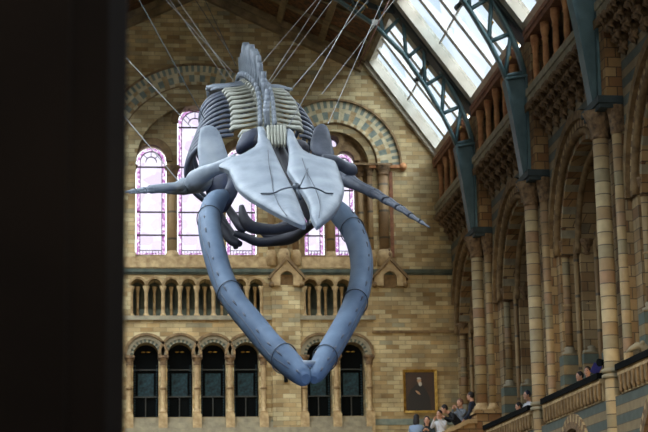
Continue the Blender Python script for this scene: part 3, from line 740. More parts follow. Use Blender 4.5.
def iron_truss(y, label):
    root = thing('iron_truss', (CX, y, 18), label, 'roof truss', 'curved iron ribs of the glazed roof')
    for s in (1, -1):
        mx = (lambda x: x) if s > 0 else (lambda x: 2 * CX - x)
        b = MB()
        poly = [(10.12, 11.86), (9.98, 11.86), (9.9, 12.6), (9.82, 13.4), (9.7, 14.4), (10.2, 14.5), (10.2, 13.4)]
        for q in range(1):
            T = MB(lambda u, v, w, y=y: (mx(u), y + w, v)); T.prism(poly, -.05, .05)
            T.prism([(9.62, 14.4), (10.24, 14.5), (10.24, 14.56), (9.62, 14.46)], -.22, .22)
            for a, c in zip(inner[:3], inner[1:4]): T.prism([(a[0] - .1, a[1]), (a[0] - .03, a[1]), (c[0] - .03, c[1]), (c[0] - .1, c[1])], -.2, .2)
            T.prism([(10.12, 11.86), (10.19, 11.86), (10.24, 14.5), (10.17, 14.5)], -.2, .2)
            for k in range(16): T.ellipsoid((9.98 - .018 * k, 12.0 + k * .15, -.06), (.022, .015, .022), 6, 4)
        T.build('web_bracket', 'iron', root)
        T = MB(); pts = [(mx(p[0]), y, p[1]) for p in ir]; T.tube(pts, [(.16, .05)] * len(pts), 4, up=(0, 0, 1) if 0 else (s * .6, 0, .8), ph=pi / 4)
        T.build('inner_chord', 'iron', root)
        T = MB(); pts = [(mx(p[0]), y, p[1]) for p in outerc]; T.tube(pts, [(.16, .07)] * len(pts), 4, up=(s * .6, 0, .8), ph=pi / 4)
        T.build('outer_chord', 'iron' , root)
        n = 10
        for k in range(n):
            a = along(ir, (k + .15) / n); c = along(outerc, (k + .15) / n); d = along(outerc, (k + 1.1) / n if k < n - 1 else 1)
            T = MB(); T.tube([(mx(a[0]), y, a[1]), (mx(c[0]), y, c[1])], .06, 4); T.tube([(mx(a[0]), y, a[1]), (mx(d[0]), y, d[1])], .06, 4)
            T.build('lattice_strut', 'iron', root)
    n1 = (7.26, 18.27)
    T = MB(lambda u, v, w: (u, y + w, v)); T.prism([(7.9, 18.6), (6.75, 18.85), (6.2, 19.05), (5.3, 19.55), (5.2, 20.0), (6.8, 19.25), (7.9, 18.75)], -.03, .03); T.build('gusset_plate', 'irondk', root)
    T = MB(lambda u, v, w: (u, y + w, v))
    for k in range(5):
        for s in (-1, 1):
            T.ellipsoid((6.95 - .09 * k + s * .07, 18.72 + .05 * k + s * .11, -.06), (.1, .02, .045), 8, 5, Matrix.Rotation(-s * .9, 3, 'Z'))
    T.build('gilt_leaf', 'gold', root)
    T = MB(); T.box((7.18, y - .12, 18.2), (7.36, y + .12, 18.38)); T.build('joint_plate', 'white_paint', root)
    # tiny gilt flowers between the lattice bars
    T = MB()
    for k in range(7):
        a = along(ir, (k + .6) / 10); c = along(outerc, (k + .6) / 10); m = Vector(((a[0] + c[0]) / 2, y, (a[1] + c[1]) / 2))
        T = MB(); T.ellipsoid(m, (.04, .02, .04), 6, 4)
        for q in range(5): T.ellipsoid(m + Vector((.05 * cos(q * 1.257), 0, .05 * sin(q * 1.257))), (.04, .015, .04), 6, 4)
        T.build('gilt_flower', 'gold', root)
for y, l in ((50.1, 'farthest curved iron lattice rib, next to the gable wall'), (43.0, 'second curved iron lattice rib, over the middle pier'), (36.1, 'nearest iron rib bracket, over the near pier'), (29.1, 'iron rib outside the top right corner')): iron_truss(y, l)

# ================================================================== floor, foreground post, end wall
b = MB(); b.box((-12, -7, -.2), (16, D + 5, 0)); struct(b.build('floor', 'floor'))
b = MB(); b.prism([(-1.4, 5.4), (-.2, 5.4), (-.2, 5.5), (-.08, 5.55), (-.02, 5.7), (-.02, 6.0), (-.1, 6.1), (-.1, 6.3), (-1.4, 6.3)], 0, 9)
struct(b.build('pillar_foreground', 'pillar'), 'near-black out of focus unlit post filling the left edge', 'post')
b = MB(); b.box((-4, -5.9, 3.75), (6, -.8, 4.0)); struct(b.build('ceiling_shade_block', 'pillar'))  # unseen porch, added with its walls to keep light off the post
b = MB(); b.box((-4.2, -5.9, 0), (-4, -.8, 4.0)); struct(b.build('wall_shade_block_left', 'pillar'))
b = MB(); b.box((6, -5.9, 0), (6.2, -.8, 4.0)); struct(b.build('wall_shade_block_right', 'pillar'))
b = MB(); b.box((-4, -6, 0), (6, -5.8, 4.0)); struct(b.build('wall_shade_block_rear', 'pillar'))
b = MB(lambda u, v, w: (u, -6 + w, v))
b.prism([(XL - .5, 0), (XW + .5, 0), (XW + .5, 22), (XL - .5, 22)], -.5, 0, [[(-3.5, 9), (8, 9), (8, 17.5), (-3.5, 17.5)]]); struct(b.build('wall_front', 'brick'))

# ================================================================== WHALE SKELETON
whale = thing('whale_skeleton', at(290, 150, 31), 'great blue-grey whale skeleton hung diving with its jaws open, filling the middle', 'whale skeleton')
def smooth(pts, n=6):
    """Catmull-Rom through points (any dimension)"""
    P = [Vector(p) for p in pts]; P = [P[0] * 2 - P[1]] + P + [P[-1] * 2 - P[-2]]; out = []
    for i in range(1, len(P) - 2):
        for k in range(n):
            t = k / n; a, b_, c, d = P[i - 1:i + 3]
            out.append(.5 * ((2 * b_) + (c - a) * t + (2 * a - 5 * b_ + 4 * c - d) * t * t + (3 * b_ - a - 3 * c + d) * t ** 3))
    out.append(P[-2]); return out
def inside(p, poly):
    r = False
    for i in range(len(poly)):
        a, c = poly[i - 1], poly[i]
        if (a[1] > p[1]) != (c[1] > p[1]) and p[0] < (c[0] - a[0]) * (p[1] - a[1]) / (c[1] - a[1]) + a[0]: r = not r
    return r
def edged(p, poly):
    m = 1e9; q = Vector(p)
    for i in range(len(poly)):
        a, c = Vector(poly[i - 1]), Vector(poly[i]); d = c - a; t = max(0, min(1, (q - a).dot(d) / max(d.length_squared, 1e-9))); m = min(m, (a + d * t - q).length)
    return m
def bone_plate(name, poly, depth, off, mat, parent, step=4.0, roll=.25, sig=7.0, sm=3):
    """bony plate: outline measured on the animal, each point at its own distance, with real thickness"""
    poly = [tuple(p) for p in smooth(poly + [poly[0]], sm)[:-1]] if sm else poly
    pts = list(poly); n = len(poly)
    x0 = min(p[0] for p in poly); x1 = max(p[0] for p in poly); y0 = min(p[1] for p in poly); y1 = max(p[1] for p in poly)
    y = y0
    while y < y1:
        x = x0
        while x < x1:
            if inside((x, y), poly) and edged((x, y), poly) > step * .4: pts.append((x, y))
            x += step
        y += step
    vs, es, fs, _, _, _ = geometry.delaunay_2d_cdt([Vector(p) for p in pts], [], [list(range(n))], 1, 1e-4)
    b = MB(); A = []; B = []; off = Vector(off)
    for v in vs:
        d = edged(v, poly); w = at(v.x, v.y, depth(v.x, v.y) + roll * math.exp(-d / sig)); A.append(b.pt(w)); B.append(b.pt(w + off * (.35 + .65 * (1 - math.exp(-d / sig)))))
    cnt = {}
    for f in fs:
        b.face([A[i] for i in f], True); b.face([B[i] for i in reversed(f)], True)
        for i in range(len(f)):
            e = (f[i], f[(i + 1) % len(f)]); k = tuple(sorted(e)); cnt.setdefault(k, []).append(e)
    for k, l in cnt.items():
        if len(l) == 1: a, c = l[0]; b.face([A[a], B[a], B[c], A[c]], False)
    return b.build(name, mat, parent)
def px_tube(name, pts, mat, parent, n=12, sub=6, up=None, lump=0):
    """pts: (x, y, Y, half width in metres a, b)"""
    s_ = smooth([Vector((p[0], p[1], p[2], p[3])) for p in pts], sub); bb = smooth([Vector((p[4], 0, 0)) for p in pts], sub)
    b = MB(); b.tube([at(p[0], p[1], p[2]) for p in s_], [(max(.01, p[3]), max(.01, q[0])) for p, q in zip(s_, bb)], n, up=up)
    return b.build(name, mat, parent)

# skull
skull = empty('skull', (0, 0, 0)); skull.parent = whale; skull.location = Vector(at(288, 140, 31)) - whale.location
ros = lambda x, y: 31.0 - (y - 128) / 97 * 4.4 + abs(x - 292) * .006
Lp = [(257.5, 127), (262, 126.5), (266, 132), (274, 151), (281, 166), (285.5, 175), (288.5, 181), (295, 193), (303, 213.5), (305.5, 223), (302, 225.3), (285.5, 218), (267, 208), (253, 200), (244, 194), (235, 185), (229, 171), (219, 167), (222, 162.6), (231, 157.5), (242, 154), (250, 149.5), (257.5, 143)]
Rp = [(285.7, 131), (289, 128.5), (293.5, 132), (296, 138.5), (303, 149.6), (316, 155.5), (331, 159.5), (336, 163), (341, 177), (344.2, 188), (343.5, 196), (340, 204), (333.7, 213.5), (326, 220), (318.5, 226), (315.5, 223.5), (311.5, 215.6), (309.6, 202.6), (304, 193), (297.6, 184), (291, 175), (287.6, 168.5), (289, 161), (289.4, 148)]
bone_plate('left_maxilla', Lp, ros, (.03, .18, -.16), 'bone', skull, roll=.35, sm=2)
bone_plate('right_maxilla', Rp, ros, (-.03, .18, -.16), 'bone', skull, roll=.35, sm=2)
# sutures between premaxilla and maxilla
b = MB(); b.tube([at(x, y, ros(x, y) - .015) for x, y in smooth([(268, 150), (269, 165), (272, 181), (273, 190), (279, 205), (287, 216)], 4)], .007, 6)
b.tube([at(x, y, ros(x, y) - .015) for x, y in smooth([(302, 158), (306, 170), (312, 182), (316, 190), (320, 205), (319, 218)], 4)], .007, 6); b.build('suture_lines', 'bonedk', skull)
# braincase, nasal bones, vomer in the cleft
b = MB(); b.ellipsoid(at(278, 147, 32.2), (.42, .4, .22), 16, 10); b.ellipsoid(at(256, 142, 32.2), (.2, .2, .14)); b.ellipsoid(at(298, 148, 32.2), (.22, .25, .16)); b.build('braincase', 'hyo', skull)  # braincase coloured dark to carry the shade behind the cleft
for k in range(6):
    x = 268.5 + k * 3.2; px_tube('nasal_ridge', [(x - .3, 127, 31.3, .03, .05), (x + .2, 135, 31.1, .035, .06), (x + .6, 146, 30.9, .02, .04)], 'bonecr', skull, 8, 3)
px_tube('vomer', [(278, 148, 31.4, .12, .12), (286, 165, 30.9, .12, .12), (293, 180, 30.2, .1, .1), (301, 196, 29.5, .09, .1), (306, 210, 28.9, .08, .08), (310, 222, 28.2, .04, .04)], 'hyo', skull)  # shade inside the cleft put into the vomer's dark colour
px_tube('premaxilla_edge', [(303, 194, 28.7, .03, .03), (309, 205, 28.3, .03, .03), (312, 216, 28.0, .03, .03), (310, 222, 27.5, .02, .02)], 'bonecr', skull)
# zygomatic arms reaching out to the jaw hinges
px_tube('left_zygomatic_arm', [(237, 160, 30.7, .05, .14), (226, 165, 30.8, .07, .13), (213, 170, 31.1, .09, .13), (203, 175, 31.4, .12, .17), (195, 181, 31.6, .16, .2), (188, 186, 31.7, .1, .13)], 'bone', skull)
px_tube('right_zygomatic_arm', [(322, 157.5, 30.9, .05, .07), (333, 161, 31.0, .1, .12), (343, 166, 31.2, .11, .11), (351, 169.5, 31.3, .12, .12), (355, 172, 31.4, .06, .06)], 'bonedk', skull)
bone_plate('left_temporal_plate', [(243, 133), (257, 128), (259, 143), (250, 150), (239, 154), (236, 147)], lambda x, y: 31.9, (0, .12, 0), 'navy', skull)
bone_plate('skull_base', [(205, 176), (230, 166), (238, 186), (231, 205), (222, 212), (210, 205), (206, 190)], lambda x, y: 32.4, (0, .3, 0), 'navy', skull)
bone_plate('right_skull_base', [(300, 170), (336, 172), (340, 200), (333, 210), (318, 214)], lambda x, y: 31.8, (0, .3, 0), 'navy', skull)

# jawbones
def jaw(name, pts, label):
    s_ = smooth([Vector((p[0], p[1], p[2], p[3])) for p in pts], 8)
    b = MB(); P = [at(p[0], p[1], p[2]) for p in s_]
    k = len(P); R = [(p[3], p[3] * 1.25) for p in s_]
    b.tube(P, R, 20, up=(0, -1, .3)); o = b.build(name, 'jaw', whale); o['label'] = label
    return o, P, R
JL = [(224, 196, 31.2, .12), (215, 203, 31.0, .2), (209.5, 217, 30.6, .2), (210.5, 235, 30.0, .205), (215.5, 256, 29.5, .205), (223, 280, 29.0, .2), (235, 302, 28.5, .195), (252, 323, 28.0, .2), (272, 347, 27.5, .2), (288, 362, 27.1, .2), (302, 375.5, 26.8, .15), (306, 379, 26.7, .07)]
JR = [(328, 203, 31.2, .12), (338, 212, 31.0, .19), (348.5, 224, 30.6, .2), (356, 238, 30.2, .2), (361, 256, 29.7, .2), (361.5, 275, 29.2, .195), (357, 297, 28.7, .195), (348, 318, 28.2, .19), (337, 338, 27.8, .19), (325, 358, 27.3, .18), (316.5, 373, 26.9, .14), (313.5, 380, 26.8, .07)]
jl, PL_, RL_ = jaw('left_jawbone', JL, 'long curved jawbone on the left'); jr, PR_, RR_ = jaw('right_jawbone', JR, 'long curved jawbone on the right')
px_tube('left_coronoid', [(228, 165, 31.6, .1, .06), (233, 180, 31.5, .1, .07), (229, 195, 31.3, .14, .08), (219, 205, 31.1, .1, .1)], 'navy', whale)
px_tube('jaw_tip_ligament', [(296, 362, 26.95, .05, .04), (307, 363.5, 26.8, .05, .05), (319, 363, 26.95, .05, .04)], 'bone', whale)
for P, R, ks in ((PL_, RL_, (17, 45, 70)), (PR_, RR_, (20, 50, 72))):
    for k in ks:
        b = MB(); t = (P[k + 1] - P[k - 1]).normalized(); u = Vector((0, -1, .3)); u = (u - u.dot(t) * t).normalized(); sd = t.cross(u)
        ring = [P[k] + sd * ((R[k][0] + .02) * cos(2 * pi * j / 24)) + u * ((R[k][1] + .02) * sin(2 * pi * j / 24)) for j in range(25)]
        b.tube(ring, .01, 6); b.build('steel_strap', 'steel', whale)
    b = MB()
    for k in range(16, 84, 5):
        t = (P[k + 1] - P[k - 1]).normalized(); u = Vector((0, -1, .3)); u = (u - u.dot(t) * t).normalized(); sd = t.cross(u); a_ = .5
        c_ = P[k] + sd * R[k][0] * sin(a_) * (1 if P is PL_ else -1) + u * R[k][1] * cos(a_)
        b.tube([c_ - t * (.03 + .02 * (k % 3)), c_, c_ + t * (.05 + .03 * (k % 4))], [.006, .02, .006], 6)
    q_ = []
    for k in range(20, 80, 3):
        t = (P[k + 1] - P[k - 1]).normalized(); u = Vector((0, -1, .3)); u = (u - u.dot(t) * t).normalized(); sd = t.cross(u); a_ = .95 + .1 * sin(k * .3)
        q_.append(P[k] + sd * R[k][0] * sin(a_) * (1 if P is PL_ else -1) + u * R[k][1] * cos(a_))
    b.tube(q_, .008, 6)
    b.build('foramina', 'bonedk', whale)
# steel hook bar across the palate
b = MB()
b.tube([at(x, y, 27.9 + abs(x - 296) * .01) for x, y in smooth([(261, 193.5), (273, 193), (281, 189.5), (289, 187.5), (296, 187.5), (303, 188.5), (312, 187.5), (320, 190), (326, 193), (333, 193.5)], 4)], .015, 8)
b.ellipsoid(at(296.5, 187, 27.9), (.07, .05, .07)); b.tube([at(296.5, 187, 27.9), at(300.5, 199, 27.8)], .03, 8); b.tube([at(300, 186, 28), at(306, 173, 29.0), at(312, 160, 30)], .012, 6)
b.build('steel_support_bar', 'steel', whale)

# backbone
SP = [(267, 137, 33.2, .42), (266.5, 128, 34.2, .42), (266, 118, 35.2, .46), (264.5, 108, 36.2, .52), (261.5, 99, 37.2, .68), (256, 92, 38.4, .86), (250.5, 88, 39.8, .95), (246, 86.5, 41.5, .97), (243, 89, 43.5, .9), (242, 95, 46, .7), (238, 102, 48.6, .45), (235, 111, 51, .25), (233, 119, 53, .12)]
fine = smooth([Vector(p) for p in SP], 12); path = []; hts = []; acc = 0; last = None
for q in fine:
    w_ = at(q[0], q[1], q[2])
    if last is not None: acc += (w_ - last).length
    if last is None or acc >= .54: path.append(w_); hts.append(q[3]); acc = 0
    last = w_
nv = len(path)
def frame(i):
    t = (path[min(i + 1, nv - 1)] - path[max(i - 1, 0)]).normalized(); sd = Vector((1, 0, 0)); up = sd.cross(t); up = -up if up.z < 0 else up
    return t, sd, up.normalized()
for i in range(nv):
    t, sd, up = frame(i); p = path[i]; f = i / nv
    cr = .2 if f < .75 else .2 - .14 * (f - .75) / .25
    root = bpy.data.objects.new('vertebra', None); COL.objects.link(root); root.parent = whale; root.location = p - whale.location
    b = MB(); b.tube([p - t * .12, p - t * .09, p + t * .09, p + t * .12], [cr, cr * 1.05, cr * 1.05, cr], 14); b.build('centrum', 'bonecr', root)
    # neural spine: a tall blade leaning back, and side processes
    h = hts[i] * random.uniform(.8, .91); jx = random.uniform(-.05, .04); b = MB(); tl = t * .25 * h
    wid = .045
    b.tube([p + up * cr * .5, p + up * (cr + h * .35) + tl * .4, p + up * (cr + h * .8) + tl * .8 + sd * jx * .7, p + up * (cr + h) + tl + sd * jx], [(wid * 1.8, .1), (wid, .09), (wid * (2.2 if i > 9 else 1.4), .1), (wid * (1.9 if i > 9 else 1.3), .06)], 8, up=t)
    for s in (-1, 1): b.ellipsoid(p + up * (cr + .1) + sd * s * .14 - t * .08, (.05, .1, .09), 8, 6)
    b.build('neural_spine', 'bone', root)
    tw = .55 if i < 2 else (.78 if i < 12 else .95); tw = tw if f < .7 else max(.05, .95 - 2.6 * (f - .7))
    for s in (-1, 1):
        b = MB(); e = p + sd * s * tw - up * (.1 if i < 12 else .0) + t * .06 - up * random.uniform(0, .05)
        m = p + sd * s * (tw * .55) + up * .04
        b.tube([p + sd * s * cr * .5 + up * .1, m, p + sd * s * tw * .85, e], [(.05, .1), (.03, .1), (.06, .13), (.035, .06)], 8, up=t); b.build('transverse_process', 'bonecr' if i < 12 else 'bone', root)

# ribs
NR = 11
for j in range(NR):
    i = 1 + j; t, sd, up = frame(i); p = path[i]; f = j / (NR - 1)
    for s in (-1, 1):
        a = (1.62 if s < 0 else 1.2) * (.9 + .14 * sin(pi * min(1, .2 + f))) * (1 - .16 * f); x0 = .66
        H = (1.5 if s < 0 else 1.35) * (.8 + .45 * sin(pi * min(1, .15 + f))); pts = []; rad = []; K = 18
        for k in range(K + 1):
            q = k / K; th = radians(150 * q)
            x = x0 + (a - x0) * sin(th) if th < pi / 2 else a * sin(th) ** .8
            pts.append(p + sd * s * x - up * (.06 + H * (1 - cos(th)) / 1.866) + t * (.25 * q))
            rad.append((.035 + .02 * sin(pi * q), .06 + .025 * sin(pi * min(1, q * 1.6))) if q < .95 else (.03, .04))
        pts = smooth(pts, 2); rad = [rad[min(K, int(round(n_ / 2)))] for n_ in range(len(pts))]
        b = MB(); b.tube(pts, rad, 8, up=t); b.build('rib', 'rib', whale)

# shoulder blades, flippers
bone_plate('left_shoulder_blade', [(200.4, 128.5), (206, 125.5), (213, 126), (219.5, 132), (225, 147), (228.5, 160), (222, 168), (210, 175), (199, 176), (199, 162), (197.5, 147)], lambda x, y: 33.2 - (y - 125) * .012, (0, .1, .02), 'bone', whale, roll=.03, sm=2)
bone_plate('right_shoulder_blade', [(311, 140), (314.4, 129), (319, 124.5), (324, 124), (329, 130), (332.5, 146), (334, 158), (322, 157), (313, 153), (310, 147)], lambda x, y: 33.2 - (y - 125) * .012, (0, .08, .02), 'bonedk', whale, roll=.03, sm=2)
def flipper(side, hum, fore, fingers, mat):
    root = bpy.data.objects.new(side + '_flipper', None); COL.objects.link(root); root.parent = whale; root.location = Vector(at(*hum[0][:3])) - whale.location
    px_tube('humerus', hum, mat, root)
    for q in fore: px_tube('forearm_bone', q, mat, root)
    for q in fingers:
        n = len(q) - 1
        for k in range(n):
            a, c = q[k], q[k + 1]; l = lambda f: [a[m] + (c[m] - a[m]) * f for m in range(5)]
            x = l(.04); y = l(.5); z = l(.94); y[3] *= .78; y[4] *= .78; px_tube('finger_bone', [x, y, z], mat, root, 8, 3)
flipper('left', [(208, 177, 32.8, .2, .2), (201, 181, 32.6, .24, .22), (191, 185, 32.3, .2, .17), (182, 188, 32.1, .15, .14)],
        [[(184, 183, 32.1, .11, .11), (177, 187, 31.9, .12, .1), (168, 187, 31.7, .08, .08), (158, 188.5, 31.4, .08, .08), (150, 189, 31.2, .07, .07)], [(184, 190, 32.1, .09, .09), (174, 191, 31.9, .08, .07), (162, 190.5, 31.6, .055, .05), (151, 191, 31.2, .05, .05)]],
        [[(152, 188.5, 31.2, .07, .06), (143, 189.8, 31.0, .06, .05), (134, 190.8, 30.7, .045, .04), (125, 192, 30.4, .02, .02)], [(152, 190.5, 31.2, .06, .05), (145, 191.6, 31.0, .05, .04), (137, 192.2, 30.8, .04, .03), (129, 192.8, 30.5, .02, .02)]], 'bone')
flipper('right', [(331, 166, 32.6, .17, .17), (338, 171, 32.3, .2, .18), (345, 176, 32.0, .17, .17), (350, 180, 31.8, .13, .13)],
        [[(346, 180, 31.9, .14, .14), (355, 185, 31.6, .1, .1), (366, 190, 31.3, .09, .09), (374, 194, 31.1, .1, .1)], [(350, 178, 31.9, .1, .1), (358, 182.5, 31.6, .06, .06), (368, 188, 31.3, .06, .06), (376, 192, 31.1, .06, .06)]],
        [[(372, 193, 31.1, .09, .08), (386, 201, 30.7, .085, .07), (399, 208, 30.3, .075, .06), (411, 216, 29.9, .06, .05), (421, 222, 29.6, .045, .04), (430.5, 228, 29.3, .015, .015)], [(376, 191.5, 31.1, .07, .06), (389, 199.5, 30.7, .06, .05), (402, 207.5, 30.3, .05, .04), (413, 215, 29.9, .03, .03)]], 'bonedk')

# throat bones hanging below the skull
px_tube('hyoid_bone', [(241.5, 206, 31.9, .05, .05), (244, 218, 31.8, .1, .1), (250, 226, 31.7, .12, .12), (262, 229, 31.7, .11, .11), (277, 229, 31.7, .1, .1), (291, 225, 31.7, .12, .12), (303, 221, 31.8, .1, .1)], 'hyo', whale)
px_tube('breastbone', [(234, 233, 32.6, .06, .06), (245, 237, 32.6, .1, .08), (258, 242, 32.6, .11, .09), (275, 241, 32.6, .12, .1), (290, 238, 32.6, .16, .12), (303, 230, 32.6, .12, .1), (316, 221, 32.6, .08, .08)], 'hyo', whale)
for q in ([(226, 205, 33, .08, .07), (234, 217, 32.8, .1, .08), (242, 227, 32.6, .13, .1), (246, 231, 32.6, .06, .06)], [(219, 222, 33, .09, .07), (226, 232, 32.9, .12, .1), (233, 241, 32.8, .14, .1), (240, 244, 32.7, .08, .06)],
          [(216, 205, 33.4, .07, .06), (224, 222, 33.3, .08, .07), (233, 236, 33.2, .1, .07), (236, 248, 33.1, .05, .05)], [(262, 233, 32.6, .05, .05), (270, 237, 32.6, .07, .06), (285, 232, 32.7, .09, .07), (297, 225, 32.8, .07, .07)]):
    px_tube('rib_end', q, 'hyo', whale)

# suspension cables
cabs = [((232.6, 72, 41.5), (166, 0), 'cable', 'pale cable from the left roof to the base of the tall spines'), ((235, 83, 40.5), (178, 0), 'cable', 'pale cable crossing its neighbour left of the spine crest'),
        ((226, 80, 41.5), (170, 0), 'cable', 'leftmost pale cable ending at the side processes'), ((233, 58, 42.5), (195.5, 0), 'cabled', 'dim cable ending high on the left of the spine crest'),
        ((236, 66, 42.5), (205, 0), 'cabled', 'dim cable just left of the spine crest, the closest one'), ((205, 120, 34), (142, 5), 'cabled', 'faint dark cable high on the left over the arch'),
        ((192, 128, 35), (129, 61), 'cable', 'cable running down from the dark post to the left ribs'), ((177.5, 180, 32), (129, 122), 'cable', 'cable holding the left flipper, in front of the first window'),
        ((261, 64, 41.5), (316, 0), 'cable', 'cable from the right of the spine crest, leftmost of its three'), ((267, 84, 40), (320.6, 0), 'cable', 'middle cable of the three right of the spine crest'),
        ((270, 84, 40), (332, 0), 'cable', 'right cable of the three at the right of the spine crest'), ((288, 127, 31.6), (359, 0), 'cable', 'long pale cable down to the top of the cleft skull'),
        ((285, 97, 37), (368, 0), 'cable', 'cable over the right ribs crossing the long skull cable'), ((322, 94, 36.5), (375, 25), 'cable', 'short cable from the white roof joint toward the right ribs'),
        ((328, 124, 33.2), (343, 90), 'cable', 'faint cable above the dark right shoulder blade')]
for (a, t_, m, l) in cabs:
    p0 = at(*a); p1 = at(t_[0], t_[1], a[2] + 1.5)
    d = (p1 - p0); k = (20.0 - p0.z) / d.z; p2 = p0 + d * k
    if p2.x < 2 * CX - 8.0: p2 = p0 + d * ((p0.x + 3.6) / (-d.x))
    if p2.x > 8.1: p2 = p0 + d * ((7.9 - p0.x) / d.x)
    roofz = AZ - abs(p2.x - CX) * (AZ - KZ) / (KX - CX) - .25
    if p2.z > roofz: p2 = p0 + d * ((roofz - p0.z) / d.z)
    b = MB(); b.tube([p0, p2], .009, 6); tag(b.build('suspension_cable', m, origin=p0), l, 'cable', 'steel cables holding the whale skeleton')
p0, p1 = at(358, 67, 48), at(389, 0, 48)
b = MB(); b.tube([p0, p1 + (p1 - p0) * .15], .02, 6); tag(b.build('hanging_rod', 'rodred', origin=p0), 'rust red hanging rod beside the gable knee, right of the cables', 'rod')

# ================================================================== PORTRAIT
x0, z1 = bw(402.5, 370); x1, z0 = bw(437.5, 413)
root = thing('framed_portrait', ((x0 + x1) / 2, D - .05, z0), 'gilt-framed dark portrait of a white-bearded man in black, on the brick wall', 'painting')
b = MB(TB); w = .08
for a, c, q, r in (((x0, z0), (x1, z0), (x1 - w, z0 + w), (x0 + w, z0 + w)), ((x1, z0), (x1, z1), (x1 - w, z1 - w), (x1 - w, z0 + w)), ((x1, z1), (x0, z1), (x0 + w, z1 - w), (x1 - w, z1 - w)), ((x0, z1), (x0, z0), (x0 + w, z0 + w), (x0 + w, z1 - w))):
    i = [b.pt((a[0], a[1], .01)), b.pt((c[0], c[1], .01)), b.pt((c[0], c[1], .12)), b.pt((a[0], a[1], .12)), b.pt((q[0], q[1], .06)), b.pt((r[0], r[1], .06)), b.pt((q[0], q[1], .01)), b.pt((r[0], r[1], .01))]
    for f in ((0, 1, 2, 3), (3, 2, 4, 5), (5, 4, 6, 7), (0, 7, 6, 1), (0, 3, 5, 7), (1, 6, 4, 2)): b.face([i[k] for k in f])
b.build('gilt_frame', 'gold', root)
M['cv'] = stone('dark_painted_canvas', (34, 22, 14), (62, 36, 20), 2, rough=.5, bump=0)
M['coat'] = flat('painted_black_coat', (12, 12, 14), .5); M['pface'] = flat('painted_face', (176, 138, 104), .6); M['pbeard'] = flat('painted_beard', (186, 178, 164), .6)
b = MB(TB); b.box((x0 + w, z0 + w, .015), (x1 - w, z1 - w, .035)); b.build('canvas', 'cv', root)
cx = (x0 + x1) / 2 - .02; W = x1 - x0; H = z1 - z0
b = MB(TB)
b.prism([(cx - .36 * W, z0 + w), (cx + .33 * W, z0 + w), (cx + .3 * W, z0 + .36 * H), (cx + .2 * W, z0 + .52 * H), (cx + .1 * W, z0 + .64 * H), (cx - .1 * W, z0 + .66 * H), (cx - .26 * W, z0 + .54 * H), (cx - .34 * W, z0 + .38 * H)], .035, .037)
b.build('painted_coat', 'coat', root)
b = MB(TB); b.ellipsoid((cx + .0 * W, z0 + .75 * H, .037), (.07, .1, .004)); b.ellipsoid((cx - .05, z0 + .47 * H, .04), (.1, .035, .003), rot=Matrix.Rotation(-.7, 3, 'Z')); b.build('painted_face_and_hand', 'pface', root)
b = MB(TB); b.ellipsoid((cx + .03, z0 + .67 * H, .04), (.055, .075, .004)); b.ellipsoid((cx - .01, z0 + .80 * H, .04), (.065, .035, .004)); b.build('painted_beard', 'pbeard', root)

# ================================================================== STAIRS
b = MB(); X0, Z0 = 9.85, 5.7
b.box((X0 - .1, 49.6, 0), (XW, D, Z0))
for k in range(14): b.box((X0 - .1 - .3 * (k + 1), 49.6, 0), (X0 - .1 - .3 * k, D - .7, Z0 - .14 * (k + 1)))
struct(b.build('floor_stairs', 'greyst'))
root = thing('stair_parapet', (9, 49.5, 0), 'sloping stone stair parapet rising to the far pier, people behind it', 'parapet')
b = MB(lambda u, v, w: (u, 49.4 + w, v))
pr = [(5.0, 4.06), (9.62, 6.18), (9.86, 6.18)]
b.prism([(5.0, 0), (9.86, 0), (9.86, 6.1), (9.62, 6.1), (5.0, 3.98)], 0, .22); b.build('parapet_wall', 'tanblock', root)
b = MB(lambda u, v, w: (u, 49.4 + w, v)); b.prism([(5.0, 3.98), (9.62, 6.1), (9.86, 6.1), (9.86, 6.22), (9.6, 6.22), (5.0, 4.1)], -.06, .3); b.build('coping', 'buff', root)

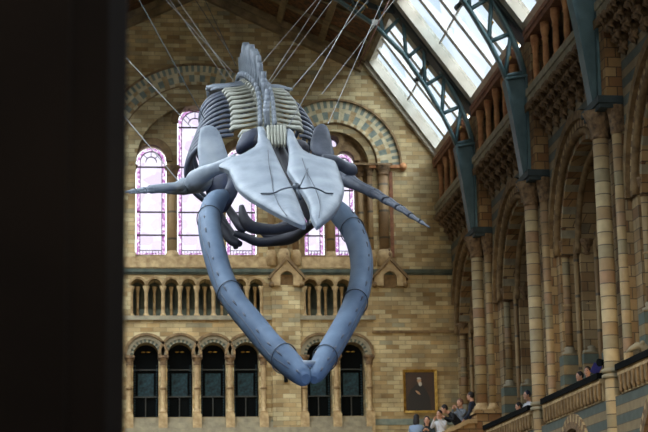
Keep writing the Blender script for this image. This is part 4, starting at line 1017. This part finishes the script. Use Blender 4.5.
# ================================================================== PEOPLE
M['skin'] = flat('skin', (196, 148, 122), .6); M['hair_d'] = flat('dark_hair', (22, 18, 18), .7); M['hair_g'] = flat('fair_hair', (120, 84, 66), .7)
for n_, c_ in (('c_blue', (120, 138, 160)), ('c_black', (18, 20, 26)), ('c_white', (196, 196, 200)), ('c_grey', (112, 120, 130)), ('c_navy', (26, 34, 52)), ('c_teal', (28, 40, 42)), ('c_jean', (40, 48, 62)), ('c_purple', (64, 60, 130))): M[n_] = flat('cloth_' + n_[2:], c_, .85)
def person(x, y, zf, face, label, top, hair, lean=0.0, arms='rest', k=1.0, long=False, trousers='c_jean', sit=False):
    """one continuous skinned body; face = heading in radians (0 looks towards +X)"""
    root = thing('person', (x, y, zf), label, 'person')
    R = Matrix.Rotation(face, 3, 'Z')
    def P(f, l, z):   # forward, left, up
        if z > .95: f = f + (z - .95) * sin(lean); z = .95 + (z - .95) * cos(lean)
        return R @ (Vector((f, l, z)) * k)
    J = {}; E = []; 
    def add(n, p, r, par=None):
        J[n] = (len(J), p, r * k)
        if par: E.append((J[par][0], J[n][0]))
    add('pel', P(0, 0, .95), .15); add('waist', P(0, 0, 1.12), .135, 'pel'); add('chest', P(.01, 0, 1.32), .155, 'waist'); add('neckb', P(0, 0, 1.46), .08, 'chest'); add('neck', P(.01, 0, 1.53), .055, 'neckb')
    add('headb', P(.03, 0, 1.6), .075, 'neck')
    for s, q in ((1, 'l'), (-1, 'r')):
        add('sh' + q, P(0, s * .17, 1.42), .07, 'chest')
        if arms == 'rest': el, wr = P(.03, s * .25, 1.14), P(.2, s * .2, .98)
        elif arms == 'up': el, wr = P(.2, s * .22, 1.26), P(.27, s * .07, 1.5)
        elif arms == 'rail': el, wr = P(.12, s * .26, 1.16), P(.34, s * .12, 1.08)
        else: el, wr = P(.14, s * .24, 1.2), P(.26, s * .06, 1.36)
        add('el' + q, el, .048, 'sh' + q); add('wr' + q, wr, .03, 'el' + q)
        d = (wr - el).normalized(); sd_ = d.cross(Vector((0, 0, 1))); sd_ = sd_.normalized() if sd_.length > .1 else Vector((1, 0, 0)); up_ = sd_.cross(d)
        pm = wr + d * .06 * k; add('pa' + q, pm, .034, 'wr' + q)
        for g in range(4):
            o = sd_ * ((g - 1.5) * .021 * k); L = (.07, .08, .075, .06)[g] * k
            add('f%d%s' % (g, q), pm + o + d * L * .5, .011, 'pa' + q); add('g%d%s' % (g, q), pm + o + d * L * .85 - up_ * .02 * k, .009, 'f%d%s' % (g, q))
        add('t' + q, wr + d * .03 * k - sd_ * .045 * k * s, .012, 'wr' + q)
        add('hip' + q, P(0, s * .09, .88), .095, 'pel'); add('kn' + q, P(.02, s * .1, .5), .062, 'hip' + q); add('an' + q, P(-.01, s * .1, .09), .042, 'kn' + q); add('toe' + q, P(.16, s * .12, .04), .035, 'an' + q)
    me = bpy.data.meshes.new('person_body'); vs = [None] * len(J)
    for n_, (i, p, r) in J.items(): vs[i] = p
    me.from_pydata([tuple(v) for v in vs], E, [])
    o = bpy.data.objects.new('body', me); COL.objects.link(o)
    md = o.modifiers.new('skin', 'SKIN'); sv = me.skin_vertices[0].data
    for n_, (i, p, r) in J.items(): sv[i].radius = (r, r); sv[i].use_root = (n_ == 'pel')
    sb = o.modifiers.new('sub', 'SUBSURF'); sb.levels = 2; sb.render_levels = 2
    dg = bpy.context.evaluated_depsgraph_get(); ev = o.evaluated_get(dg); nm = bpy.data.meshes.new_from_object(ev)
    o.modifiers.clear(); o.data = nm
    # head with nose, ears
    b = MB(); hc = P(.055, 0, 1.67); HR = R @ Matrix.Rotation(lean * .5, 3, 'Y')
    b.ellipsoid(hc, (.095 * k, .075 * k, .12 * k), 16, 12, HR); b.ellipsoid(hc + HR @ Vector((.095, 0, -.01)) * k, (.022 * k, .014 * k, .026 * k), 8, 6, HR)
    b.ellipsoid(hc + HR @ Vector((.05, 0, -.08)) * k, (.045 * k, .045 * k, .035 * k), 10, 6, HR)
    for s in (-1, 1): b.ellipsoid(hc + HR @ Vector((0, s * .076, 0)) * k, (.02 * k, .012 * k, .032 * k), 8, 6, HR)
    b.m = 2
    for s in (-1, 1): b.ellipsoid(hc + HR @ Vector((.085, s * .03, .015)) * k, (.01 * k, .013 * k, .008 * k), 6, 5, HR)
    b.m = 3; b.ellipsoid(hc + HR @ Vector((.088, 0, -.055)) * k, (.01 * k, .024 * k, .007 * k), 8, 5, HR)
    hb = b.build('head', ['skin', 'skin', 'hair_d', 'redbrown'])
    nm.materials.clear()
    for m_ in ('skin', top, trousers, 'hair_d', 'redbrown'): nm.materials.append(M[m_])
    bm = bmesh.new(); bm.from_mesh(nm)
    off = len(bm.faces); bm.from_mesh(hb.data); bm.faces.ensure_lookup_table()
    wrz = [J['wrl'][1], J['wrr'][1]]
    for i, f in enumerate(bm.faces):
        f.smooth = True
        if i >= off: f.material_index += 0 if f.material_index < 2 else 0; f.material_index = {0: 0, 1: 0, 2: 3, 3: 4}[f.material_index]; continue
        c = f.calc_center_median()
        zz = c.z / k
        hand = min((c - w_).length for w_ in (wrz[0] + (wrz[0] - J['ell'][1]).normalized() * .07, wrz[1] + (wrz[1] - J['elr'][1]).normalized() * .07)) < .085 * k
        f.material_index = 0 if hand or (c - P(.02, 0, 1.62)).length < .12 * k else (2 if zz < .93 else 1)
    bm.to_mesh(nm); bm.free(); bpy.data.objects.remove(hb)
    o.parent = root
    b = MB(); b.ellipsoid(hc + HR @ Vector((-.022, 0, .03)) * k, (.1 * k, .088 * k, .112 * k), 14, 10, HR)
    if long: b.ellipsoid(hc + HR @ Vector((-.06, 0, -.08)) * k, (.07 * k, .1 * k, .17 * k), 12, 8, HR)
    h = b.build('hair', hair); h.parent = root
    return root
def head_at(px, py, Y, h=1.78):
    p = at(px, py, Y); return p.x, p.y, p.z - h
def ppl(px, py, Y, face, label, top, hair, **k):
    """px, py = top of the head"""
    kk = k.get('k', 1.0); le = k.get('lean', 0); hh = .95 + .84 * cos(le); p = at(px, py, Y); f = .84 * sin(le) * kk
    return person(p.x - cos(face) * f, p.y - sin(face) * f, p.z - hh * kk, face, label, top, hair, **k)
ppl(472, 392, 50.3, pi * .85, 'standing dark-haired person in a navy top beside the far pier', 'c_navy', 'hair_d', arms='rest')
ppl(461, 399, 50.9, -pi * .8, 'fair-haired person in pale grey-blue raising both hands to the face', 'c_grey', 'hair_g', arms='up')
ppl(443.5, 406, 50.6, -pi * .98, 'person in a black jacket leaning forward on the stairs', 'c_black', 'hair_d', lean=.7, arms='fold')
ppl(440, 410.5, 49.98, -pi * .7, 'person in a white shirt with hands at the mouth, by the stair parapet', 'c_white', 'hair_d', arms='up', k=.95)
ppl(427, 416.5, 50.1, -pi * .6, 'long dark-haired woman in dark green facing down the stairs', 'c_teal', 'hair_d', arms='fold', long=True)
ppl(416, 414.5, 50.2, pi * .35, 'dark-haired person seen from behind in a light blue top', 'c_blue', 'hair_d', arms='fold', long=True)
def gal(px, py, X, face, label, top, hair, **k):
    p = onx(px, py, X); h = .95 + .84 * cos(k.get('lean', 0)); f = .84 * sin(k.get('lean', 0))
    return person(p.x - cos(face) * f, p.y - sin(face) * f, 4.9, face, label, top, hair, **dict(k, k=(p.z - 4.9) / h))
gal(528.5, 391, 10.72, -pi * .9, 'gallery visitor in white behind the parapet, left of the middle pier', 'c_white', 'c_navy', arms='rail')
gal(518, 403, 10.72, -pi * .95, 'dark-clothed gallery visitor bending over the parapet by the middle pier', 'c_black', 'hair_d', arms='rail', lean=.4)
gal(580, 372, 10.75, -pi * .9, 'dark-clothed gallery visitor with dark hair, below the big gallery shafts', 'c_black', 'hair_d', arms='rail', lean=.2)
gal(588, 367, 10.75, -pi * .7, 'gallery visitor in grey-blue next to the purple folder, by the near pier', 'c_blue', 'hair_d', arms='rail')
p = onx(596, 369, 10.45)
b = MB(); R_ = Matrix.Rotation(.5, 3, 'Y'); 
for q in range(1):
    c8 = [p + R_ @ Vector((sx * .1, sy * .012, sz * .12)) for sx in (-1, 1) for sy in (-1, 1) for sz in (-1, 1)]
    i = [b.pt(v) for v in c8]
    for f in ((0,1,3,2),(4,6,7,5),(0,4,5,1),(2,3,7,6),(0,2,6,4),(1,5,7,3)): b.face([i[k] for k in f])
tag(b.build('folder', 'c_purple', origin=p), 'purple-blue folder held up over the gallery parapet by the near pier', 'folder')
# speaker-like lamps on the gallery ledge
for px, py, l in ((604, 360, 'small dark floodlight on the gallery ledge touching the near pier'),):
    p = Vector((10.2, onx(px, py, 10.2).y, 6.27)); root = thing('floodlight', p, l, 'light')
    b = MB(); b.tube([p + Vector((0, 0, -.25)), p], .03, 8); b.tube([p + Vector((.02, .05, 0)), p + Vector((-.12, -.02, -.02))], [.05, .09], 12); b.build('housing', 'black', root)

# ================================================================== LIGHT
w = bpy.data.worlds.new('world'); S.world = w; w.use_nodes = True
bg = w.node_tree.nodes['Background']; bg.inputs[0].default_value = (.86, .93, 1, 1); bg.inputs[1].default_value = WORLD
def area(name, loc, to, sx, sy, e, col):
    l = bpy.data.lights.new(name, 'AREA'); l.shape = 'RECTANGLE'; l.size = sx; l.size_y = sy; l.energy = e; l.color = col
    o = bpy.data.objects.new(name, l); COL.objects.link(o); o.location = loc
    o.rotation_euler = (Vector(to) - Vector(loc)).to_track_quat('-Z', 'Y').to_euler(); return o
ROOF = RL
for s in (1, -1):
    mir = (lambda x: x) if s > 0 else (lambda x: 2 * CX - x)
    area('daylight_sky', (mir(14.5), 29, 26), (mir(5.5), 29, 11), 58, 9, ROOF, (.9, .95, 1)).rotation_euler.rotate_axis('Z', 0)
    o = COL.objects[-1]; z = (Vector((mir(14.5), 0, 26)) - Vector((mir(5.5), 0, 11))).normalized(); y = Vector((0, 1, 0)); x = y.cross(z)
    o.data.energy = ROOF * (.55 if s > 0 else 1.45); o.data.size = 9; o.data.size_y = 60; o.matrix_world = Matrix.Translation((mir(14.5), 29, 26)) @ Matrix((x, y, z)).transposed().to_4x4()
area('daylight_entrance', (2.2, -6.2, 13.2), (2.2, 40, 9), 11, 8, ENT, (1, .88, .72))
# warm floods added to brighten the back wall; blue museum spot on the jaws
def spot(loc, to, e, col, ang, blend=.6, r=.3):
    l = bpy.data.lights.new('spot', 'SPOT'); l.energy = e; l.color = col; l.spot_size = radians(ang); l.spot_blend = blend; l.shadow_soft_size = r
    o = bpy.data.objects.new('spotlight', l); COL.objects.link(o); o.location = loc; o.rotation_euler = (Vector(to) - Vector(loc)).to_track_quat('-Z', 'Y').to_euler()
spot((5.5, 16, .6), at(300, 345, 27.5), BLUE, (.34, .55, 1), 26)
for x_ in (-3.5, 8.0): spot((x_, 20, 5.2), (x_ * .3 + 3.2, 56, 6.0), WARM, (1, .77, .48), 36, 1.0)

for y in BC + [25.6]:
    l = bpy.data.lights.new('gallery_lamp', 'POINT'); l.energy = LAMP; l.color = (1, .74, .42); l.shadow_soft_size = .25
    o = bpy.data.objects.new('gallery_lamp_light', l); COL.objects.link(o); o.location = (11.2, y, 6.3)
S.view_settings.view_transform = 'Standard'; S.view_settings.look = 'None'; S.view_settings.exposure = 0; S.view_settings.gamma = 1
S.render.film_transparent = False
try:
    S.cycles.use_denoising = True; S.cycles.max_bounces = 6; S.cycles.diffuse_bounces = 3; S.cycles.transparent_max_bounces = 12; S.cycles.sample_clamp_indirect = 4
except Exception: pass
